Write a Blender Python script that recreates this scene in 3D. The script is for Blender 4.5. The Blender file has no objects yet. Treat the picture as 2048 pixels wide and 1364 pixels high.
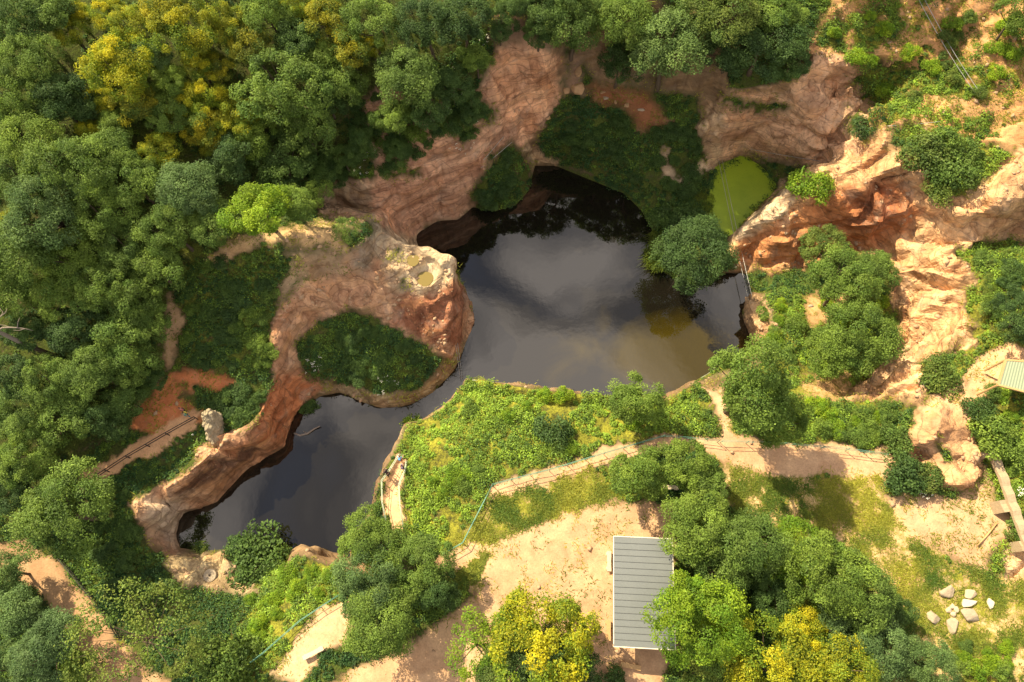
import bpy, bmesh, math, random
import numpy as np
from mathutils import Vector, Matrix
from mathutils.geometry import delaunay_2d_cdt
random.seed(7); rng = np.random.default_rng(7)
PI = math.pi
sc = bpy.context.scene
col = bpy.data.collections.new("Scene"); sc.collection.children.link(col)

# ------------------------------------------------------------------ camera
CH, TILT, FPX, CX, CY = 78.0, math.radians(21), 1400.0, 1024.0, 682.0
cam_d = bpy.data.cameras.new("camera"); cam = bpy.data.objects.new("camera", cam_d); col.objects.link(cam)
cam.location = (0, 0, CH); cam.rotation_euler = (TILT, 0, 0)
cam_d.sensor_width = 36; cam_d.lens = 36 * FPX / 2048; cam_d.clip_end = 2000
sc.camera = cam
ct, st = math.cos(TILT), math.sin(TILT)
def ray(px, py):
    x = (px - CX) / FPX; y = (CY - py) / FPX
    return np.array([x, y * ct + st, y * st - ct])
def un(px, py, z):
    d = ray(px, py); t = (z - CH) / d[2]
    return d[0] * t, d[1] * t
def proj(P):
    P = np.asarray(P, float); q = P - np.array([0, 0, CH])
    yc = q[..., 1] * ct + q[..., 2] * st; zc = q[..., 1] * st - q[..., 2] * ct
    zc = np.where(zc < 1, 1, zc)
    return CX + FPX * q[..., 0] / zc, CY - FPX * yc / zc

# ------------------------------------------------------------------ noise (numpy)
def h3(i, j, k, s=0):
    n = (i * 374761393 + j * 668265263 + k * 2147483647 + s * 974634777).astype(np.int64) & 0xffffffff
    n = ((n ^ (n >> 13)) * 1274126177) & 0xffffffff
    return ((n ^ (n >> 16)) & 0xffffff) / float(0xffffff)
def vnoise(P, s=0):
    I = np.floor(P).astype(np.int64); f = P - I; f = f * f * (3 - 2 * f); r = 0
    for a in (0, 1):
        for b in (0, 1):
            for c in (0, 1):
                w = (f[:, 0] if a else 1 - f[:, 0]) * (f[:, 1] if b else 1 - f[:, 1]) * (f[:, 2] if c else 1 - f[:, 2])
                r = r + w * h3(I[:, 0] + a, I[:, 1] + b, I[:, 2] + c, s)
    return r
def fbm(P, o=4, s=0):
    r = 0; a = .5; t = 0
    for i in range(o):
        r = r + a * vnoise(P * 2 ** i + 17.3 * i, s + i); t += a; a *= .5
    return r / t
def facet(P, s=0):
    """blocky relief: distance to random cell centres in a box metric gives flat faces meeting in sharp edges"""
    I = np.floor(P).astype(np.int64); best = np.full(len(P), 1e9)
    for a in (-1, 0, 1):
        for b in (-1, 0, 1):
            for c in (-1, 0, 1):
                i, j, k = I[:, 0] + a, I[:, 1] + b, I[:, 2] + c
                d = P - np.stack([i + h3(i, j, k, s), j + h3(i, j, k, s + 1), k + h3(i, j, k, s + 2)], 1)
                u = (h3(i, j, k, s + 3) - .5) * 1.2; v = (h3(i, j, k, s + 4) - .5) * 1.2
                e0 = d[:, 0] + u * d[:, 1]; e1 = d[:, 1] - u * d[:, 0] + v * d[:, 2]; e2 = d[:, 2] - v * d[:, 1]
                best = np.minimum(best, np.maximum(np.maximum(np.abs(e0), np.abs(e1)), np.abs(e2)))
    return .5 - best

# ------------------------------------------------------------------ shoreline and break lines (surveyed: picture point + height)
# A = water's edge seen; B = top of the bank seen (height), water's edge below it
LAKE = [('A',1065,325),('A',1112,328),('A',1150,345),('A',1200,365),('A',1250,385),('A',1285,420),('A',1305,455),('A',1310,490),('A',1300,520),
 ('A',1330,545),('A',1370,568),('A',1410,570),('A',1440,548),('A',1452,540),('A',1490,543),('A',1503,560),('A',1507,600),('A',1488,622),('A',1497,660),('A',1505,692),
 ('A',1480,712),('A',1430,742),('B',1395,757,6),('B',1362,772,6.5),('B',1330,795,6.8),('B',1290,782,7),('B',1220,782,7),('B',1150,779,7),('B',1060,769,7),('B',1000,758,7),
 ('B',955,750,6.5),('B',930,748,6),('B',915,775,5),('B',885,810,4.5),('B',855,830,4.5),('B',825,840,5),('B',806,845,6),('B',800,870,6.2),('B',788,895,6.8),('B',765,930,7),
 ('B',751,965,7),('B',742,1010,7),('B',722,1045,6.8),('B',700,1070,6.5),('B',690,1105,6),('B',700,1135,6),('B',640,1118,5.5),('B',610,1105,5.5),('B',585,1110,4.5),
 ('A',560,1108),('A',500,1098),('A',455,1102),('A',400,1105),('A',355,1102),('A',346,1070),('A',352,1040),('A',366,1021),('A',400,1012),('A',433,1003),
 ('A',455,975),('A',500,930),('A',540,905),('A',565,893),('A',569,870),('A',577,845),('A',592,815),('A',620,799),('A',640,786),('A',680,779),('A',710,787),('A',740,806),
 ('A',765,812),('A',790,810),('A',830,802),('A',870,777),('A',905,736),('A',930,682),('A',945,642),('A',941,605),
 ('B',914,548,9),('B',906,513,9),('B',880,500,9.4),('B',840,482,9.5),('B',800,468,9.8),
 ('A',832,468),('A',850,455),('A',872,441),('A',915,438),('A',945,412),('A',990,420),('A',1030,408),('A',1055,380),('A',1062,350)]
POND = [(1428,332),(1450,320),(1480,307),(1492,311),(1516,324),(1540,346),(1557,368),(1548,390),(1528,405),(1495,440),(1475,470),(1455,480),(1425,460),(1410,430),(1413,390),(1421,355)]
POND_Z = 1.0
LINES = [
 # left north cliff
 [(600,385,8.5),(645,372,8),(690,366,9),(745,362,10),(790,318,11.5),(845,285,12.5),(905,268,12.5),(960,240,12),(985,218,12.2)],
 [(770,415,5.5),(815,380,7),(860,358,7),(930,332,7.5),(985,280,9.5)],
 [(935,415,.3),(950,370,3),(975,322,5),(1000,288,6.2),(1030,281,6.8)],
 # tall red cliff
 [(965,160,15.5),(985,120,16.5),(1000,95,17.5),(1040,85,18),(1085,100,17),(1120,112,15),(1140,110,14.4)],
 [(965,160,15.5),(950,200,13.5),(985,225,12)],
 [(1010,180,13),(1040,188,11.5),(1075,180,12)],
 [(1030,281,6.8),(1046,284,5.5),(1075,246,8),(1090,225,8.5),(1105,200,9.8),(1118,170,11),(1132,130,13)],
 [(1050,300,3.5),(1080,316,2.3),(1112,321,1.6)],
 # pond cliff and alcove
 [(1404,262,5),(1425,205,11),(1480,190,11.5),(1550,183,12.6),(1590,160,13.8),(1610,125,15),(1650,108,15.6),(1690,125,15.8),(1725,160,15.4),(1740,195,14.8),(1735,230,13.8),(1720,260,12.8),(1700,290,11),(1680,322,9.2)],
 [(1404,262,5),(1412,300,3),(1428,328,1.2),(1450,318,1.2),(1480,305,1.2),(1500,307,1.2)],
 [(1520,320,1.6),(1560,312,2.6),(1600,320,4),(1645,332,5.2)],
 [(1590,180,13),(1620,222,11.5),(1640,290,7.5),(1650,322,5.4)],
 [(1660,200,10.5),(1690,228,9),(1702,250,8.5),(1672,268,7.5),(1652,302,6)],
 # spur between pond and lake
 [(1466,480,2),(1480,462,4),(1530,415,6.8),(1575,375,8.6),(1600,352,9.2),(1660,332,10.6),(1720,302,12.6),(1780,262,14.2)],
 [(1480,482,3),(1520,462,5),(1560,440,6.4),(1610,420,7.8),(1650,386,9.2),(1720,371,10.8),(1790,350,12.8),(1840,322,14.4),(1860,300,15)],
 [(1455,537,.3),(1490,540,.6),(1560,536,1.5),(1610,526,2.5),(1680,511,3.5),(1740,500,5),(1790,481,6.6)],
 [(1830,440,9.6),(1870,415,11.5),(1900,400,12.6)],
 [(1840,330,14),(1880,392,13.2),(1920,420,13.4),(1990,400,14.2),(2048,372,15.4),(2120,350,16)],
 [(1905,497,9),(1940,500,9),(1982,504,9),(2048,482,10),(2120,470,11)],
 # east cliff
 [(1905,506,10.6),(1920,545,10.3),(1932,600,10),(1950,650,9.6),(1955,700,9.5)],
 [(1790,500,6.4),(1796,560,4.5),(1790,620,3.5),(1800,660,3),(1762,720,3),(1722,768,3.2),(1682,788,4)],
 [(1850,500,8.4),(1852,560,8),(1862,640,6.8),(1850,690,6)],
 [(1655,802,7.3),(1700,796,7.4),(1760,788,7.8),(1800,757,8.6),(1850,722,9.2),(1900,692,9.5)],
 # hump
 [(1790,902,8.3),(1832,942,8.3),(1880,967,8.4),(1932,978,8.5),(1970,942,8.8)],
 [(1830,850,10.6),(1845,832,11),(1880,815,11.2),(1920,845,10.8),(1945,900,9.8)],
 # foot and back of the curved wall
 [(1945,900,8.7),(1966,950,8.6),(1977,990,8.6),(1991,1025,8.6),(2006,1064,8.7),(2020,1100,8.8)],[(1992,890,10.8),(2012,930,10.8),(2030,985,10.7),(2045,1020,10.7),(2062,1065,10.6)],
 # islet
 [(1540,606,4.6),(1545,640,5),(1538,692,5)],[(1500,622,3.4),(1512,660,3.6)],
 # west wall, ridge
 [(335,1112,2.6),(302,1055,5.6),(290,1025,6.6),(322,990,6.8),(360,957,7),(420,917,6.4),(470,882,6),(510,852,6.4),(543,802,5.6),(560,762,6.2),(550,722,7.4),(548,690,8),(560,640,9),(590,602,9.4),(620,577,9.8),(660,553,10),(720,547,10),(745,535,10.2)],
 [(262,1005,5.6),(290,1020,6.6)],
 [(592,712,4.8),(594,690,5),(611,660,5.4),(641,636,5.8),(690,622,6.2),(740,620,6.6),(780,650,5.8),(830,680,4.8),(870,697,4.2),(895,708,3.6)],
 [(640,768,3.6),(690,768,3.2),(730,782,2.4),(762,794,2.2),(810,790,2),(850,768,2),(887,733,2.2),(908,698,3)],
 [(912,552,8.9),(917,590,7.6),(907,640,6),(902,690,4)],
 [(770,482,10),(800,482,9.9),(850,494,9.5),(880,507,9.4)],
 # ridge west of the head
 [(740,440,12.2),(775,456,11.2),(783,480,10.4)],[(700,500,11.8),(730,502,11.4),(690,540,10.8)],
 [(420,530,11.8),(450,505,13.2),(500,480,14.2),(560,455,15.2),(600,450,15.2),(660,468,13.6),(700,450,13.2),(740,440,12.2)],
 # sea-side fence slope
 [(672,1192,7),(560,1275,6.8),(450,1364,6.5)],[(570,1150,5),(500,1210,4.2),(440,1300,5)],
 [(345,1112,2.2),(400,1114,2.2),(462,1117,2)],[(345,1160,2.8),(420,1152,2.5),(482,1166,2.5),(510,1185,3)],
]
PTS = [
 (1000,350,3.3),(1030,340,3.3),(700,205,15),(760,190,15.5),(830,230,14.5),(700,290,12),(760,270,12.8),(640,250,14),(600,330,11),(560,350,11),(500,400,12.5),(640,410,7),(700,420,5),(740,430,5),
 (860,130,17.5),(920,110,18),(920,180,15),(920,50,20),(890,215,14),
 (1140,170,11.5),(1160,190,10.5),(1200,180,10),(1280,190,10),(1355,185,10.5),(1400,195,10.2),(1150,290,4),(1200,270,6),(1250,260,6.5),(1300,250,7),(1360,250,7.5),(1200,320,3),(1270,340,3),(1330,320,4.2),(1340,370,2.4),
 (1380,300,4.4),(1395,250,6.6),(1400,350,1.8),(1380,420,1.4),(1400,455,1.2),(1350,450,1.2),(1440,500,1.2),(1455,515,.9),(1320,480,.6),(1360,520,.8),(1420,540,.7),
 (1150,100,14.5),(1250,110,14.5),(1350,120,14.5),(1450,130,14.5),(1540,140,14),(1600,100,15.6),(1200,40,18),(1350,40,18),(1500,40,17.6),(1100,40,19.5),(1000,40,20),(1100,-40,22),(1300,-40,22),(1500,-40,22.5),(1600,40,17.2),
 (1850,200,15.4),(1950,200,15.8),(2048,200,16.2),(1750,100,16.6),(1850,100,16.6),(1950,100,17),(2048,100,17.4),(1700,50,17.2),(1850,0,18.2),(2048,0,19),(1720,0,18.2),(1900,300,14.4),(2000,300,14.8),(2048,280,15.2),(1950,260,15),
 (1990,530,11.6),(2048,530,13.4),(1990,620,11.8),(2048,640,13.4),(2048,720,12.2),(1980,560,11.6),
 (1600,600,4.6),(1680,600,4.2),(1740,600,3.8),(1560,565,2),(1620,570,2.8),(1560,700,5.4),(1640,680,4.6),(1720,660,3.8),(1600,740,5.2),(1650,735,4),(1515,548,.8),(1580,548,1.6),(1530,590,2.5),(1540,730,5.8),
 (1440,790,7.4),(1440,870,8),(1550,850,7.6),(1650,840,7.8),(1780,850,8),(1795,880,8.2),(1600,900,8),(1700,920,8),(1330,870,8),(1100,930,8),(990,975,8),(1200,1100,8),(1000,1100,8),(900,1110,8),(780,1040,7.6),(785,950,7.5),
 (900,900,7.6),(1000,800,7.3),(1200,850,7.6),(1300,1200,8),(1300,1350,8),(1000,1300,8),(720,1250,7.3),(620,1300,7),(1500,1000,8),(1500,1200,8),(1700,1100,8),(1700,1300,8),(1900,1200,8.3),(2048,1200,9),(1900,1350,8.3),(1850,1050,8.5),(1975,1050,9),(860,870,6.8),(830,950,7.5),(850,1050,7.7),(780,1140,7),
 (1850,800,10.2),(1880,760,10.2),(1950,750,10.6),(2000,770,11),(2048,850,11.6),(2048,950,11.8),(2045,940,11),(2075,1040,10.6),(1860,900,10),(1900,935,9.5),(1820,880,9.2),
 (250,1150,4),(200,1180,4),(300,1120,4),(60,1090,4),(130,1170,4),(180,1230,4.1),(240,1310,4.3),(300,1350,4.7),(400,1250,4.4),(450,1200,3.4),(0,1100,4.4),(0,1250,4.4),(0,1364,4.4),(200,1364,4.5),(400,1340,5.4),
 (450,620,9),(520,620,9.2),(400,600,9.4),(380,680,7.5),(460,690,7.5),(520,700,7.6),(350,640,8.5),(350,730,6.5),(400,745,6.2),(470,740,6.2),(535,738,6.6),(480,560,10.8),(560,540,11.4),(620,520,12.3),(560,600,9.4),
 (320,800,5.5),(370,820,5.2),(430,780,5.4),(380,770,5.7),(300,850,5.2),(250,910,4.9),(170,960,4.7),(390,838,5.1),(480,780,5.2),(500,820,5.1),(450,860,4.9),(400,900,4.9),(300,930,4.5),(250,980,4.2),(220,1050,4),(180,1100,3.9),(330,950,4.7),(270,1060,4.1),
 (650,700,4.6),(700,700,4.3),(760,720,3.8),(800,700,4.3),(700,745,3.6),(650,740,4.2),(850,740,3),(760,775,2.8),(620,720,4.6),
 (300,700,8),(200,800,7),(100,900,6),(0,950,6),(0,800,8),(0,600,11),(150,600,10.5),(300,550,11.2),(380,480,12.8),(0,450,14),(150,450,14),(300,420,13.6),(0,300,16.5),(200,300,16.2),(400,330,14),(560,390,10),(0,150,19),(300,150,18.5),(500,200,16),(0,0,21.5),(300,0,21.5),(600,0,21),(800,0,21),(650,120,17),
]
XYB = [(-95,-45,4.5),(-60,-45,4.6),(-20,-45,7),(20,-45,8),(60,-45,9),(95,-45,10),(-95,0,7),(-95,30,16),(-95,60,26),(-95,95,34),(-50,95,34),(0,95,33),(50,95,27),(95,95,28),(95,60,21),(95,30,17),(95,0,13),
       (-60,70,26),(-25,72,26),(0,74,26),(30,74,22),(60,72,21),(-75,35,16.5),(-70,10,7.5),(75,40,19),(70,15,13.5),(62,-5,10.5),(-60,-15,4.5),(0,-20,8),(40,-20,8.5)]

# lake outline in plan
n = len(LAKE); raw = []
for e in LAKE: raw.append(un(e[1], e[2], 0 if e[0] == 'A' else e[3]))
raw = np.array(raw)
area = 0.5 * np.sum(raw[:, 0] * np.roll(raw[:, 1], -1) - np.roll(raw[:, 0], -1) * raw[:, 1])
lake_xy = raw.copy(); btop = []
for i, e in enumerate(LAKE):
    if e[0] == 'B':
        d = raw[(i + 1) % n] - raw[i - 1]; d /= np.linalg.norm(d)
        nrm = np.array([-d[1], d[0]]) * (1 if area > 0 else -1)
        lake_xy[i] = raw[i] + nrm * .7
pond_xy = np.array([un(x, y, POND_Z) for x, y in POND])
S = []
def sample(ps, step=.45):
    for (a, b) in zip(ps[:-1], ps[1:]):
        a = np.array(a); b = np.array(b); k = max(1, int(np.linalg.norm((b - a)[:2]) / step))
        for t in range(k): S.append(a + (b - a) * t / k)
    S.append(np.array(ps[-1]))
loop = [(p[0], p[1], -.4 if LAKE[i][0] == 'B' else 0.) for i, p in enumerate(lake_xy)]
sample(loop + [loop[0]])
runs = []; cur = []
for i, e in enumerate(LAKE):
    if e[0] == 'B': cur.append((raw[i][0], raw[i][1], e[3]))
    elif cur: runs.append(cur); cur = []
for r in runs: sample(r)
sample([(p[0], p[1], POND_Z) for p in list(pond_xy) + [pond_xy[0]]])
for L in LINES: sample([(*un(x, y, z), z) for x, y, z in L])
for x, y, z in PTS: S.append(np.array((*un(x, y, z), z)))
for p in XYB: S.append(np.array(p, float))
S = np.array(S)

def inpoly(X, Y, poly):
    poly = np.asarray(poly); r = np.zeros(X.shape, bool); m = len(poly)
    for i in range(m):
        x1, y1 = poly[i]; x2, y2 = poly[(i + 1) % m]
        if y1 == y2: continue
        c = ((y1 > Y) != (y2 > Y)) & (X < (x2 - x1) * (Y - y1) / (y2 - y1) + x1)
        r ^= c
    return r
def edgedist(X, Y, poly):
    poly = np.asarray(poly, float); best = np.full(X.shape, 1e9); m = len(poly)
    for i in range(m):
        x1, y1 = poly[i]; x2, y2 = poly[(i + 1) % m]; dx, dy = x2 - x1, y2 - y1
        t = np.clip(((X - x1) * dx + (Y - y1) * dy) / max(dx * dx + dy * dy, 1e-9), 0, 1)
        best = np.minimum(best, (X - x1 - t * dx) ** 2 + (Y - y1 - t * dy) ** 2)
    return np.sqrt(best)

GX0, GX1, GY0, GY1, GS = -78., 78., -28., 84., .25
gx = np.arange(GX0, GX1 + 1e-6, GS); gy = np.arange(GY0, GY1 + 1e-6, GS)
NX, NY = len(gx), len(gy); H = np.full((NY, NX), np.nan)
res = delaunay_2d_cdt([Vector((p[0], p[1])) for p in S], [], [], 0, 1e-3)
tv = np.array([[v.x, v.y] for v in res[0]]); tz = np.array([S[o[0]][2] if len(o) else 0 for o in res[3]])
for f in res[2]:
    a, b, c = tv[f[0]], tv[f[1]], tv[f[2]]
    den = (b[1] - c[1]) * (a[0] - c[0]) + (c[0] - b[0]) * (a[1] - c[1])
    if abs(den) < 1e-9: continue
    i0 = max(0, int((min(a[0], b[0], c[0]) - GX0) / GS)); i1 = min(NX, int((max(a[0], b[0], c[0]) - GX0) / GS) + 2)
    j0 = max(0, int((min(a[1], b[1], c[1]) - GY0) / GS)); j1 = min(NY, int((max(a[1], b[1], c[1]) - GY0) / GS) + 2)
    if i1 <= i0 or j1 <= j0: continue
    X, Y = np.meshgrid(gx[i0:i1], gy[j0:j1])
    l1 = ((b[1] - c[1]) * (X - c[0]) + (c[0] - b[0]) * (Y - c[1])) / den
    l2 = ((c[1] - a[1]) * (X - c[0]) + (a[0] - c[0]) * (Y - c[1])) / den
    l3 = 1 - l1 - l2; m = (l1 > -1e-6) & (l2 > -1e-6) & (l3 > -1e-6)
    z = l1 * tz[f[0]] + l2 * tz[f[1]] + l3 * tz[f[2]]
    sub = H[j0:j1, i0:i1]; sub[m] = z[m]
H[np.isnan(H)] = 8
def blur(A, r, k=2):
    for _ in range(k):
        for ax in (0, 1):
            P = np.pad(A, [(r + 1, r) if ax == q else (0, 0) for q in (0, 1)], mode='edge')
            Cm = np.cumsum(P, axis=ax)
            A = (np.take(Cm, range(2 * r + 1, Cm.shape[ax]), ax) - np.take(Cm, range(0, Cm.shape[ax] - 2 * r - 1), ax)) / (2 * r + 1)
    return A
MX, MY = np.meshgrid(gx, gy)
gyy, gxx = np.gradient(blur(H, 2), GS); slope = blur(np.hypot(gxx, gyy), 3)
fl = np.clip(1.3 - slope, 0, 1)
H = blur(H, 2, 1) * (1 - fl) + blur(H, 6, 2) * fl
inl = inpoly(MX, MY, lake_xy); dl = edgedist(MX, MY, lake_xy)
wl = np.clip(.5 + np.where(inl, dl, -dl) / .8, 0, 1)
H = np.where(~inl & (dl < 6), np.maximum(H, np.clip(dl * .35, .06, .5)), H) * (1 - wl) + np.minimum(H, -np.clip(dl * .9, .05, 3)) * wl
inp = inpoly(MX, MY, pond_xy); dp = edgedist(MX, MY, pond_xy)
wp_ = np.clip(.5 + np.where(inp, dp, -dp) / .8, 0, 1)
H = np.where(~inp & (dp < 4), np.maximum(H, POND_Z + np.clip(dp * .3, .05, .4)), H) * (1 - wp_) + np.minimum(H, POND_Z - np.clip(dp * .5, .05, 1)) * wp_
def G(x, y):
    x = np.asarray(x, float); y = np.asarray(y, float)
    fx = np.clip((x - GX0) / GS, 0, NX - 1.001); fy = np.clip((y - GY0) / GS, 0, NY - 1.001)
    i = fx.astype(int); j = fy.astype(int); u = fx - i; v = fy - j
    return H[j, i] * (1 - u) * (1 - v) + H[j, i + 1] * u * (1 - v) + H[j + 1, i] * (1 - u) * v + H[j + 1, i + 1] * u * v
def hit(px, py, h=0.):
    d = ray(px, py); d = d / np.linalg.norm(d)
    t = np.arange(35, 140, .1)
    P = np.array([0, 0, CH]) + d * t[:, None]
    g = np.maximum(G(P[:, 0], P[:, 1]), 0)
    k = np.argmax(P[:, 2] <= g + h)
    return P[k] if P[k, 2] <= g[k] + h else P[-1]
# carved rain pits on the headland
PITS = [(655, 568, .8, False), (690, 597, .8, False), (724, 592, 1.0, False), (863, 592, .5, False), (826, 520, .55, True), (850, 557, .75, True)]
pit_geo = []
for (px, py, r, wet_or_lit) in PITS:
    p = hit(px, py); z0 = G(p[0], p[1]); d = np.hypot(MX - p[0], MY - p[1])
    rim = z0 - .02; w = np.clip((d - r) / .35, 0, 1)
    m = d < r + .9; w2 = np.clip((d - r - .35) / .55, 0, 1)
    H = np.where(m, np.where(d < r + .35, rim - (.3 if wet_or_lit else .45) * (1 - w), H * w2 + rim * (1 - w2)), H)
    pit_geo.append((p[0], p[1], rim, r, wet_or_lit))

# ------------------------------------------------------------------ materials
def mat(name):
    m = bpy.data.materials.new(name); m.use_nodes = True; nt = m.node_tree
    for nd in list(nt.nodes): nt.nodes.remove(nd)
    out = nt.nodes.new('ShaderNodeOutputMaterial'); return m, nt, out
def N(nt, t, **kw):
    nd = nt.nodes.new(t)
    for k, v in kw.items():
        if k.startswith('i_'):
            key = k[2:]; key = int(key) if key.isdigit() else key.replace('_', ' ')
            nd.inputs[key].default_value = v
        else: setattr(nd, k, v)
    return nd
def mixc(nt, fac, a, b, blend='MIX'):
    nd = nt.nodes.new('ShaderNodeMix'); nd.data_type = 'RGBA'; nd.blend_type = blend
    for s, v in ((0, fac), (6, a), (7, b)):
        if isinstance(v, (int, float)): nd.inputs[s].default_value = v
        elif isinstance(v, tuple): nd.inputs[s].default_value = (*v[:3], 1)
        else: nt.links.new(v, nd.inputs[s])
    return nd.outputs[2]
def ramp(nt, src, stops):
    r = nt.nodes.new('ShaderNodeValToRGB'); e = r.color_ramp.elements
    while len(e) < len(stops): e.new(.5)
    for el, (p, c) in zip(e, stops):
        el.position = p; el.color = (*c, 1) if isinstance(c, tuple) else (c, c, c, 1)
    nt.links.new(src, r.inputs[0]); return r.outputs[0]
def math_(nt, op, a, b=None, clamp=False):
    nd = nt.nodes.new('ShaderNodeMath'); nd.operation = op; nd.use_clamp = clamp
    for s, v in ((0, a), (1, b)):
        if v is None: continue
        if isinstance(v, (int, float)): nd.inputs[s].default_value = v
        else: nt.links.new(v, nd.inputs[s])
    return nd.outputs[0]
def noise(nt, vec, scale, detail=4, rough=.55, dist=0):
    nd = N(nt, 'ShaderNodeTexNoise'); nd.inputs['Scale'].default_value = scale; nd.inputs['Detail'].default_value = detail
    nd.inputs['Roughness'].default_value = rough; nd.inputs['Distortion'].default_value = dist
    nt.links.new(vec, nd.inputs['Vector']); return nd.outputs['Fac']

def leaf_mat(name, c1, c2, trans=.32, vary=.18):
    m, nt, out = mat(name); L = nt.links.new
    at = N(nt, 'ShaderNodeAttribute', attribute_name='leafcol'); sep = N(nt, 'ShaderNodeSeparateColor'); L(at.outputs['Color'], sep.inputs[0])
    oi = N(nt, 'ShaderNodeObjectInfo')
    c = mixc(nt, sep.outputs[1], c1, c2)
    c = mixc(nt, 1.0, c, ramp(nt, sep.outputs[0], [(0, .5), (1, 1.5)]), 'MULTIPLY')
    c = mixc(nt, 1.0, c, ramp(nt, oi.outputs['Random'], [(0, (1 - vary, 1 - vary * .9, 1 - vary * .2)), (.5, (1, 1, 1)), (1, (1 + vary, 1 + vary * .7, 1 - vary * .3))]), 'MULTIPLY')
    d = N(nt, 'ShaderNodeBsdfDiffuse'); t = N(nt, 'ShaderNodeBsdfTranslucent'); g = N(nt, 'ShaderNodeBsdfGlossy'); g.inputs['Roughness'].default_value = .6
    L(c, d.inputs[0]); tc = mixc(nt, 1.0, c, (1.25, 1.15, .55), 'MULTIPLY'); L(tc, t.inputs[0]); g.inputs[0].default_value = (.9, .95, 1, 1)
    m1 = N(nt, 'ShaderNodeMixShader'); m1.inputs[0].default_value = trans; L(d.outputs[0], m1.inputs[1]); L(t.outputs[0], m1.inputs[2])
    m2 = N(nt, 'ShaderNodeMixShader'); m2.inputs[0].default_value = .012; L(m1.outputs[0], m2.inputs[1]); L(g.outputs[0], m2.inputs[2])
    L(m2.outputs[0], out.inputs[0]); return m
LM = {
 'oak': leaf_mat('leaf_green', (.085, .155, .028), (.175, .265, .046)),
 'blue': leaf_mat('leaf_grey_green', (.078, .145, .046), (.148, .235, .075)),
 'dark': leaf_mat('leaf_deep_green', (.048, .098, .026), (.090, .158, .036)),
 'olive': leaf_mat('leaf_olive', (.080, .145, .028), (.17, .22, .040)),
 'lime': leaf_mat('leaf_lime', (.12, .24, .018), (.25, .36, .022), .38),
 'mottle': leaf_mat('leaf_mottled', (.085, .155, .026), (.38, .35, .018), .33),
 'yellow': leaf_mat('leaf_yellow', (.12, .20, .018), (.46, .43, .016), .35),
 'cover': leaf_mat('leaf_ground_cover', (.036, .090, .026), (.25, .38, .042), .3, 0.),
 'grass': leaf_mat('leaf_grass', (.080, .150, .022), (.36, .36, .05), .3, 0.),
 'white': leaf_mat('flower_white', (.7, .7, .62), (.8, .8, .72), .2, 0.),
}
def simple(name, c, rough=.8, bump=0, bscale=20, var=.15, metal=0, vscale=3):
    m, nt, out = mat(name); L = nt.links.new
    tc = N(nt, 'ShaderNodeTexCoord'); b = N(nt, 'ShaderNodeBsdfPrincipled'); b.inputs['Roughness'].default_value = rough; b.inputs['Metallic'].default_value = metal
    nz = noise(nt, tc.outputs['Object'], vscale, 5, .65)
    cc = mixc(nt, nz, tuple(x * (1 - var) for x in c), tuple(min(1, x * (1 + var)) for x in c)); L(cc, b.inputs['Base Color'])
    if bump:
        bn = N(nt, 'ShaderNodeBump'); bn.inputs['Strength'].default_value = bump; bn.inputs['Distance'].default_value = .05
        L(noise(nt, tc.outputs['Object'], bscale, 6, .65), bn.inputs['Height']); L(bn.outputs[0], b.inputs['Normal'])
    L(b.outputs[0], out.inputs[0]); return m
M = {'bark': simple('bark', (.10, .072, .048), .95, .8, 12, .4), 'deadwood': simple('dead_wood', (.23, .19, .16), .9, .6, 10, .3),
 'rail_green': simple('green_paint', (.10, .26, .20), .45, 0, 1, .15), 'rail_pale': simple('pale_paint', (.52, .58, .44), .45, 0, 1, .15), 'rail_dark': simple('dark_wood', (.035, .03, .025), .8, .3, 20, .3),
 'wood': simple('pine_wood', (.50, .31, .14), .7, .4, 9, .25), 'wood_pale': simple('weathered_pale_wood', (.62, .52, .36), .75, .4, 9, .2),
 'stone': simple('grey_stone', (.36, .29, .21), .9, .9, 5, .35), 'stone_pale': simple('pale_stone', (.48, .38, .27), .9, .9, 5, .25), 'stone_ochre': simple('ochre_stone', (.40, .25, .13), .9, .9, 4, .35),
 'stone_white': simple('white_stone', (.56, .49, .38), .9, .6, 5, .15), 'masonry': simple('rubble_masonry', (.38, .29, .19), .95, 1., 3, .3, 0, 5),
 'steel': simple('galvanised_steel', (.42, .42, .42), .45, 0, 1, .1, .6), 'trim': simple('pale_trim', (.72, .66, .56), .6), 'darkgap': simple('dark_metal', (.075, .08, .085), .6)}
M['stone_rubble'] = simple('rubble_stone', (.42, .28, .175), .95, .6, 4, .35, 0, .6)
def roof_mat():
    m, nt, out = mat('grey_standing_seam'); L = nt.links.new
    tc = N(nt, 'ShaderNodeTexCoord'); b = N(nt, 'ShaderNodeBsdfPrincipled'); b.inputs['Roughness'].default_value = .5; b.inputs['Metallic'].default_value = .35
    a = noise(nt, tc.outputs['Object'], .5, 3, .6); c = noise(nt, tc.outputs['Object'], 6, 4, .6)
    cc = mixc(nt, a, (.125, .145, .16), (.18, .20, .212)); cc = mixc(nt, math_(nt, 'MULTIPLY', c, .25), cc, (.30, .30, .28)); L(cc, b.inputs['Base Color']); L(b.outputs[0], out.inputs[0]); return m
M['roof'] = roof_mat()

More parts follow.
